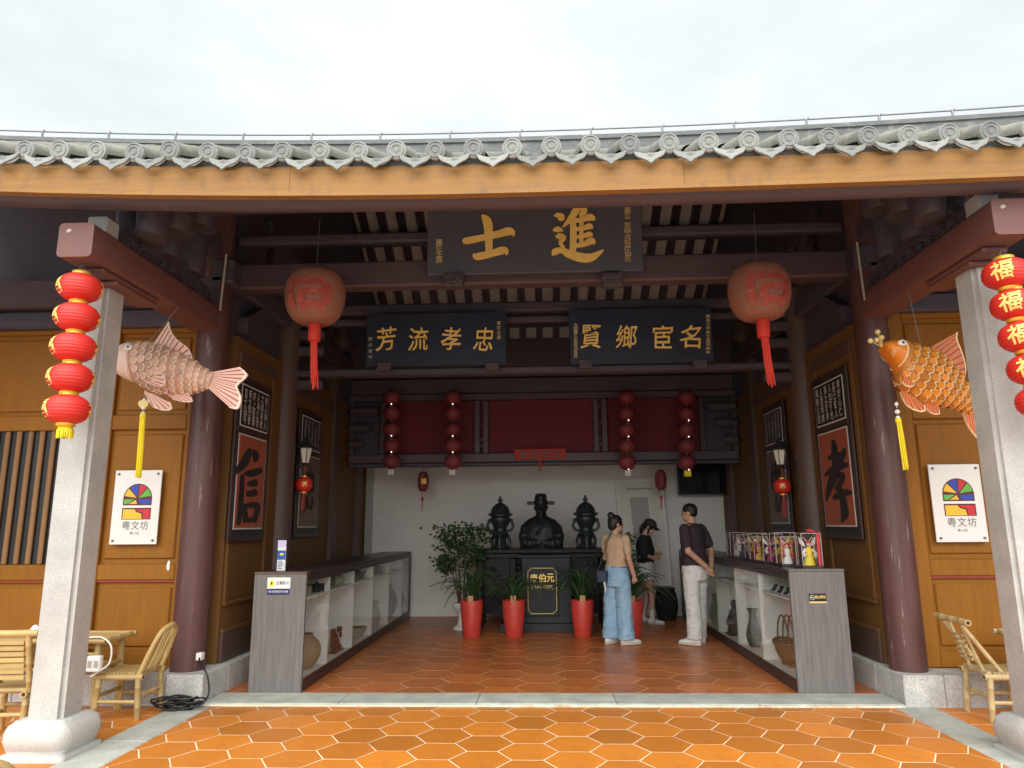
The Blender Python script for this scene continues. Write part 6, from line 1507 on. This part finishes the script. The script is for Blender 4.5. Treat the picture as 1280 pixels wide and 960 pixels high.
def shoe(parent, a, d, mt, k=1.0):
    """a: ankle point on the floor below, d: toe direction"""
    d = Vector((d[0], d[1], 0)).normalized(); s = Vector((d.y, -d.x, 0)); A = Vector((a[0], a[1], 0)); rings = []; sole = []
    for t, w_, h in ((-.075, .026, .058), (-.06, .036, .085), (-.02, .040, .088), (.04, .042, .068), (.10, .046, .052), (.15, .042, .040), (.178, .024, .026)):
        c = A + d * t * k
        rings.append([c + s * (w_ * k * math.cos(q)) + Vector((0, 0, .016 * k + h * k * (.5 + .5 * math.sin(q)) * (1 if math.sin(q) > -2 else 0))) for q in [2 * math.pi * j / 12 for j in range(12)]])
        sole.append([c + s * (w_ * 1.10 * k * math.cos(q)) + Vector((0, 0, .012 * k + .012 * k * math.sin(q))) for q in [2 * math.pi * j / 12 for j in range(12)]])
    o = MB().loft(rings, 0, True, True).build('shoe', mt, parent, world=False); MB().loft(sole, 0, True, True).build('sole', 'sole', o, world=False)
    return o
def ring3(c, rx, ry, yaw=0, n=20): return [(c[0] + rx * math.cos(a) * math.cos(yaw) - ry * math.sin(a) * math.sin(yaw), c[1] + rx * math.cos(a) * math.sin(yaw) + ry * math.sin(a) * math.cos(yaw), c[2]) for a in [2 * math.pi * k / n for k in range(n)]]
def capsule(m, pts, rs, n=12, open_end=False):
    m.tube(pts, rs, n)
    for p, r in list(zip(pts, rs))[:-1 if open_end else None]: m.ell(p, (r * .99, r * .99, r * .99), 10, 6)

# --- person in tan top and blue jeans: back to the camera, turned towards the statue
def person_jeans():
    t = thing('person', 'person with hair in a bun, tan top and wide light-blue jeans', 'person', (.90, 9.16, .016), R(-50)); k = .93
    b = MB(); Z = lambda z: z * k
    rot = Matrix.Rotation(R(-18), 3, 'Z') @ Matrix.Rotation(R(-6), 3, 'X')
    hc = (.0, .015, Z(1.545)); P = head(b, hc, rot, .97)
    b.tube([(0, -.01, Z(1.36)), (0, 0, Z(1.48))], [.050, .046], 12)
    b.loft([ring3((0, y, Z(z)), rx, ry) for z, rx, ry, y in ((.84, .12, .10, 0), (1.0, .115, .09, 0), (1.15, .135, .10, .01), (1.28, .155, .10, 0), (1.37, .12, .08, 0), (1.40, .06, .06, 0))], 0, True, True)
    # right arm hangs a little forward, fist closed; left arm holds the bag strap in front
    RA = [(.165, 0, Z(1.345)), (.215, -.005, Z(1.09)), (.205, .085, Z(.875))]; LA = [(-.165, 0, Z(1.345)), (-.215, .02, Z(1.09)), (-.14, .17, Z(1.02))]
    for A in (RA, LA): capsule(b, A, [.036, .036, .027])
    hand(b, RA[2], Vector(RA[2]) - Vector(RA[1]), (-1, 0, 0), .9, 1.0); hand(b, LA[2], (.5, .5, .1), (0, -.3, -1), .9, .8, True)
    for s in (-1, 1): capsule(b, [(s * .085, 0, Z(.86)), (s * .09, .01, Z(.47)), (s * .095, (.02 if s > 0 else -.05), Z(.09))], [.070, .052, .038]); b.tube([(s * .095, (.01 if s > 0 else -.06), .05), (s * .105, .10 if s > 0 else .03, .035)], [.03, .026], 8)
    body = remeshed(b, 'body', 'skin', .0075, 3, parent=t); eyes(P, body)
    hr = MB(); hr.ell(P(0, -.020, .030), (.083, .096, .088), 20, 12, rot=rot); hr.ell(P(0, -.055, -.02), (.074, .055, .07), 16, 10, rot=rot); hr.ell(P(0, -.085, .105), (.045, .045, .042), 14, 9, rot=rot); hr.tube([P(0, -.055, .075), P(0, -.075, .09)], [.04, .036], 10)
    remeshed(hr, 'hair', 'hair', .006, 2, .003, 40, parent=t)
    sh = MB(); sh.loft([ring3((0, y, Z(z)), rx, ry) for z, rx, ry, y in ((.985, .150, .118, .0), (1.06, .140, .112, .0), (1.15, .150, .118, .01), (1.27, .176, .122, .0), (1.345, .165, .105, 0), (1.395, .09, .075, 0), (1.415, .058, .055, 0))], 0, True, True)
    for s in (-1, 1):
        A = RA if s > 0 else LA; p0, p1 = Vector(A[0]), Vector(A[1]); capsule(sh, [p0 + Vector((-s * .006, 0, .004)), p0.lerp(p1, .25), p0.lerp(p1, .60)], [.060, .058, .056])
    remeshed(sh, 'top', 'cloth_tan', .009, 3, .010, 9, parent=t)
    MB().tube([p for p in ring3((0, .0, Z(.985)), .150, .118)] + [ring3((0, 0, Z(.985)), .150, .118)[0]], .008, 6).build('hem', 'brown_belt', t, world=False)
    tr = MB(); tr.loft([ring3((0, y, Z(z)), rx, ry) for z, rx, ry, y in ((.74, .165, .140, -.01), (.84, .182, .150, -.012), (.93, .168, .135, -.005), (1.0, .150, .120, 0))], 0, True, True)
    for s in (-1, 1): 
        fx = .02 if s > 0 else -.05
        capsule(tr, [(s * .085, 0, Z(.80)), (s * .092, fx * .5, Z(.45)), (s * .098, fx, Z(.075))], [.098, .096, .104], 14, True)
    remeshed(tr, 'jeans', 'cloth_denim', .010, 3, .010, 12, parent=t)
    shoe(t, (.10, .03, 0), (.25, 1, 0), 'shoe_white', 1.06); shoe(t, (-.10, -.05, 0), (-.1, 1, 0), 'shoe_white', 1.06)
    return t
person_jeans()
bag = thing('shoulder_bag', 'small navy bag hanging at the hip of the person in jeans', 'bag', px_y(753, 727, 9.05), R(-20))
MB().cbox((0, 0, .06), (.13, .06, .15)).build('pouch', 'bag_navy', bag, world=False, bevel=.018, segs=3); MB().cbox((0, -.033, .085), (.125, .008, .085)).build('flap', 'bag_navy', bag, world=False, bevel=.004)
MB().tube(spline([(-.05, 0, .135), (.0, .05, .30), (.10, .10, .60)], 6), .006, 6).build('strap', 'black', bag, world=False); MB().tube([(.03, -.02, .0), (.04, -.02, -.12)], [.012, .006], 6).build('charm', 'white', bag, world=False)

# --- person in dark T-shirt and pale trousers, hands behind the back
def person_dark():
    t = thing('person', 'person in dark T-shirt and pale trousers, hands clasped behind the back', 'person', (1.85, 9.14, .016), R(47)); k = .975
    b = MB(); Z = lambda z: z * k
    rot = Matrix.Rotation(R(12), 3, 'Z') @ Matrix.Rotation(R(-3), 3, 'X'); hc = (0, .035, Z(1.605)); P = head(b, hc, rot, 1.0)
    b.tube([(0, -.01, Z(1.42)), (0, .015, Z(1.54))], [.060, .054], 12)
    b.loft([ring3((0, y, Z(z)), rx, ry) for z, rx, ry, y in ((.9, .14, .11, 0), (1.05, .145, .11, 0), (1.2, .165, .115, .0), (1.35, .185, .11, 0), (1.43, .14, .085, 0), (1.47, .07, .07, 0))], 0, True, True)
    RA = [(.20, -.01, Z(1.40)), (.265, -.09, Z(1.135)), (.055, -.205, Z(.965))]; LA = [(-.20, -.01, Z(1.40)), (-.265, -.09, Z(1.135)), (-.075, -.215, Z(.945))]
    for A in (RA, LA): capsule(b, A, [.040, .042, .030])
    hand(b, RA[2], (-.6, -.12, -.45), (0, -1, -.2), 1.0, .7); hand(b, LA[2], (.55, -.10, -.62), (0, -1, .1), 1.0, .35, True)
    for s in (-1, 1): capsule(b, [(s * .09, 0, Z(.9)), (s * .095, .01, Z(.49)), (s * .10, (.05 if s > 0 else -.02), Z(.09))], [.072, .056, .04]); b.tube([(s * .10, (.05 if s > 0 else -.02), .05), (s * .11, .14 if s > 0 else .07, .035)], [.03, .026], 8)
    body = remeshed(b, 'body', 'skin', .0075, 3, parent=t); eyes(P, body)
    hr = MB(); hr.ell(P(0, -.016, .040), (.082, .096, .082), 20, 12, rot=rot); hr.ell(P(0, -.055, .0), (.074, .050, .055), 16, 10, rot=rot)
    remeshed(hr, 'hair', 'hair', .006, 2, .003, 40, parent=t)
    sh = MB(); sh.loft([ring3((0, y, Z(z)), rx, ry) for z, rx, ry, y in ((.955, .188, .156, -.005), (1.05, .180, .150, .0), (1.2, .186, .14, .0), (1.34, .205, .13, 0), (1.42, .175, .105, 0), (1.462, .085, .08, 0), (1.475, .066, .066, 0))], 0, True, True)
    for s in (-1, 1):
        A = RA if s > 0 else LA; p0, p1 = Vector(A[0]), Vector(A[1]); capsule(sh, [p0 + Vector((-s * .008, 0, .004)), p0.lerp(p1, .3), p0.lerp(p1, .70)], [.068, .067, .066])
    remeshed(sh, 'shirt', 'cloth_plum', .009, 3, .008, 7, parent=t)
    tr = MB(); tr.loft([ring3((0, y, Z(z)), rx, ry) for z, rx, ry, y in ((.78, .172, .145, -.01), (.88, .186, .152, -.012), (.97, .168, .138, 0), (1.0, .16, .13, 0))], 0, True, True)
    for s in (-1, 1): 
        fx = .05 if s > 0 else -.02
        capsule(tr, [(s * .09, 0, Z(.84)), (s * .097, fx * .5, Z(.47)), (s * .102, fx, Z(.075))], [.102, .090, .092], 14, True)
    remeshed(tr, 'trousers', 'cloth_white', .010, 3, .010, 12, parent=t)
    shoe(t, (.105, .06, 0), (.2, 1, 0), 'shoe_white', 1.1); shoe(t, (-.105, -.01, 0), (-.15, 1, 0), 'shoe_white', 1.1)
person_dark()

# --- person in black top, white shorts and cap, looking down
def person_cap():
    t = thing('person', 'person in dark cap, black top and white shorts looking down', 'person', (1.51, 11.02, .016), R(-98)); k = .90
    b = MB(); Z = lambda z: z * k
    rot = Matrix.Rotation(R(-8), 3, 'Z') @ Matrix.Rotation(R(-30), 3, 'X'); hc = (0, .085, Z(1.54)); P = head(b, hc, rot, .95)
    b.tube([(0, -.01, Z(1.37)), (0, .05, Z(1.49))], [.048, .044], 12)
    b.loft([ring3((0, y, Z(z)), rx, ry) for z, rx, ry, y in ((.84, .12, .10, 0), (1.0, .112, .09, 0), (1.15, .13, .10, .01), (1.28, .15, .10, .0), (1.37, .12, .08, 0), (1.40, .06, .06, 0))], 0, True, True)
    RA = [(.16, 0, Z(1.345)), (.215, -.03, Z(1.11)), (.08, .16, Z(1.03))]; LA = [(-.16, 0, Z(1.345)), (-.21, .04, Z(1.12)), (-.04, .21, Z(1.10))]
    for A in (RA, LA): capsule(b, A, [.034, .035, .026])
    hand(b, RA[2], (-.6, .4, .1), (0, -.5, .8), .88, .8); hand(b, LA[2], (.6, .2, .05), (0, -.6, .6), .88, .8, True)
    legs = {1: [(.08, 0, Z(.85)), (.085, .07, Z(.47)), (.09, .06, Z(.09))], -1: [(-.08, 0, Z(.85)), (-.085, .02, Z(.47)), (-.09, -.07, Z(.09))]}
    for s in (-1, 1): capsule(b, legs[s], [.070, .050, .034]); a = legs[s][2]; b.tube([(a[0], a[1] - .02, .04), (a[0], a[1] + .12, .03)], [.033, .028], 8)
    body = remeshed(b, 'body', 'skin_pale', .0075, 3, parent=t); eyes(P, body)
    hr = MB(); hr.ell(P(0, -.022, .03), (.082, .094, .085), 20, 12, rot=rot); hr.tube([P(0, -.08, .0), P(0, -.10, -.09), P(0, -.07, -.17)], [.05, .04, .015], 10)
    for s in (-1, 1): hr.tube([P(s * .07, .02, .02), P(s * .078, .02, -.06), P(s * .06, .03, -.12)], [.018, .016, .006], 7)
    remeshed(hr, 'hair', 'hair', .006, 2, .003, 40, parent=t)
    cp = MB(); cp.ell(P(0, -.012, .055), (.088, .102, .075), 20, 12, rot=rot)
    rows = []
    for j in range(5):
        t_ = j / 4; rows.append([P(math.sin(a) * (.082 + .006 * t_), .062 + math.cos(a) * .02 + t_ * .085 * math.cos(a * .8), .062 - .02 * t_ - .035 * (math.sin(a) ** 2)) for a in [R(-75 + 15 * q) for q in range(11)]])
    cp2 = MB().loft(rows, 0, True, False, closed=False); cap = remeshed(cp, 'cap', 'cap_brown', .007, 2, parent=t); o = cp2.build('brim', 'cap_brown', cap, world=False); q = o.modifiers.new('solid', 'SOLIDIFY'); q.thickness = .006
    sh = MB(); sh.loft([ring3((0, y, Z(z)), rx, ry) for z, rx, ry, y in ((.95, .145, .118, .0), (1.05, .148, .125, .0), (1.16, .165, .135, .01), (1.27, .182, .132, .0), (1.345, .17, .11, 0), (1.395, .09, .08, .01), (1.415, .062, .06, .015))], 0, True, True)
    for s in (-1, 1):
        A = RA if s > 0 else LA; p0, p1, p2 = Vector(A[0]), Vector(A[1]), Vector(A[2]); capsule(sh, [p0 + Vector((-s * .006, 0, .004)), p0.lerp(p1, .4), p1], [.070, .074, .072])
    remeshed(sh, 'top', 'cloth_black', .009, 3, .010, 7, parent=t)
    tr = MB(); tr.loft([ring3((0, y, Z(z)), rx, ry) for z, rx, ry, y in ((.76, .17, .15, .0), (.84, .168, .145, -.005), (.93, .152, .125, -.0), (.99, .14, .11, 0))], 0, True, True)
    for s in (-1, 1): l0, l1 = Vector(legs[s][0]), Vector(legs[s][1]); capsule(tr, [l0, l0.lerp(l1, .42)], [.10, .118], 14, True)
    remeshed(tr, 'shorts', 'cloth_white', .010, 3, .010, 8, parent=t)
    for s in (-1, 1):
        a = legs[s][2]; MB().tube([(a[0], a[1], .07), (a[0], a[1] + .004, .21)], [.038, .042], 12).build('sock', 'shoe_white', t, world=False); o = shoe(t, (a[0], a[1] + .01, 0), (s * .1, 1, 0), 'shoe_white', .95)
        for q in range(3): MB().tube([(a[0] + s * .044, a[1] + .03 + .025 * q, .03), (a[0] + s * .036, a[1] + .015 + .025 * q, .075)], .005, 5).build('stripe', 'black', o, world=False)
person_cap()
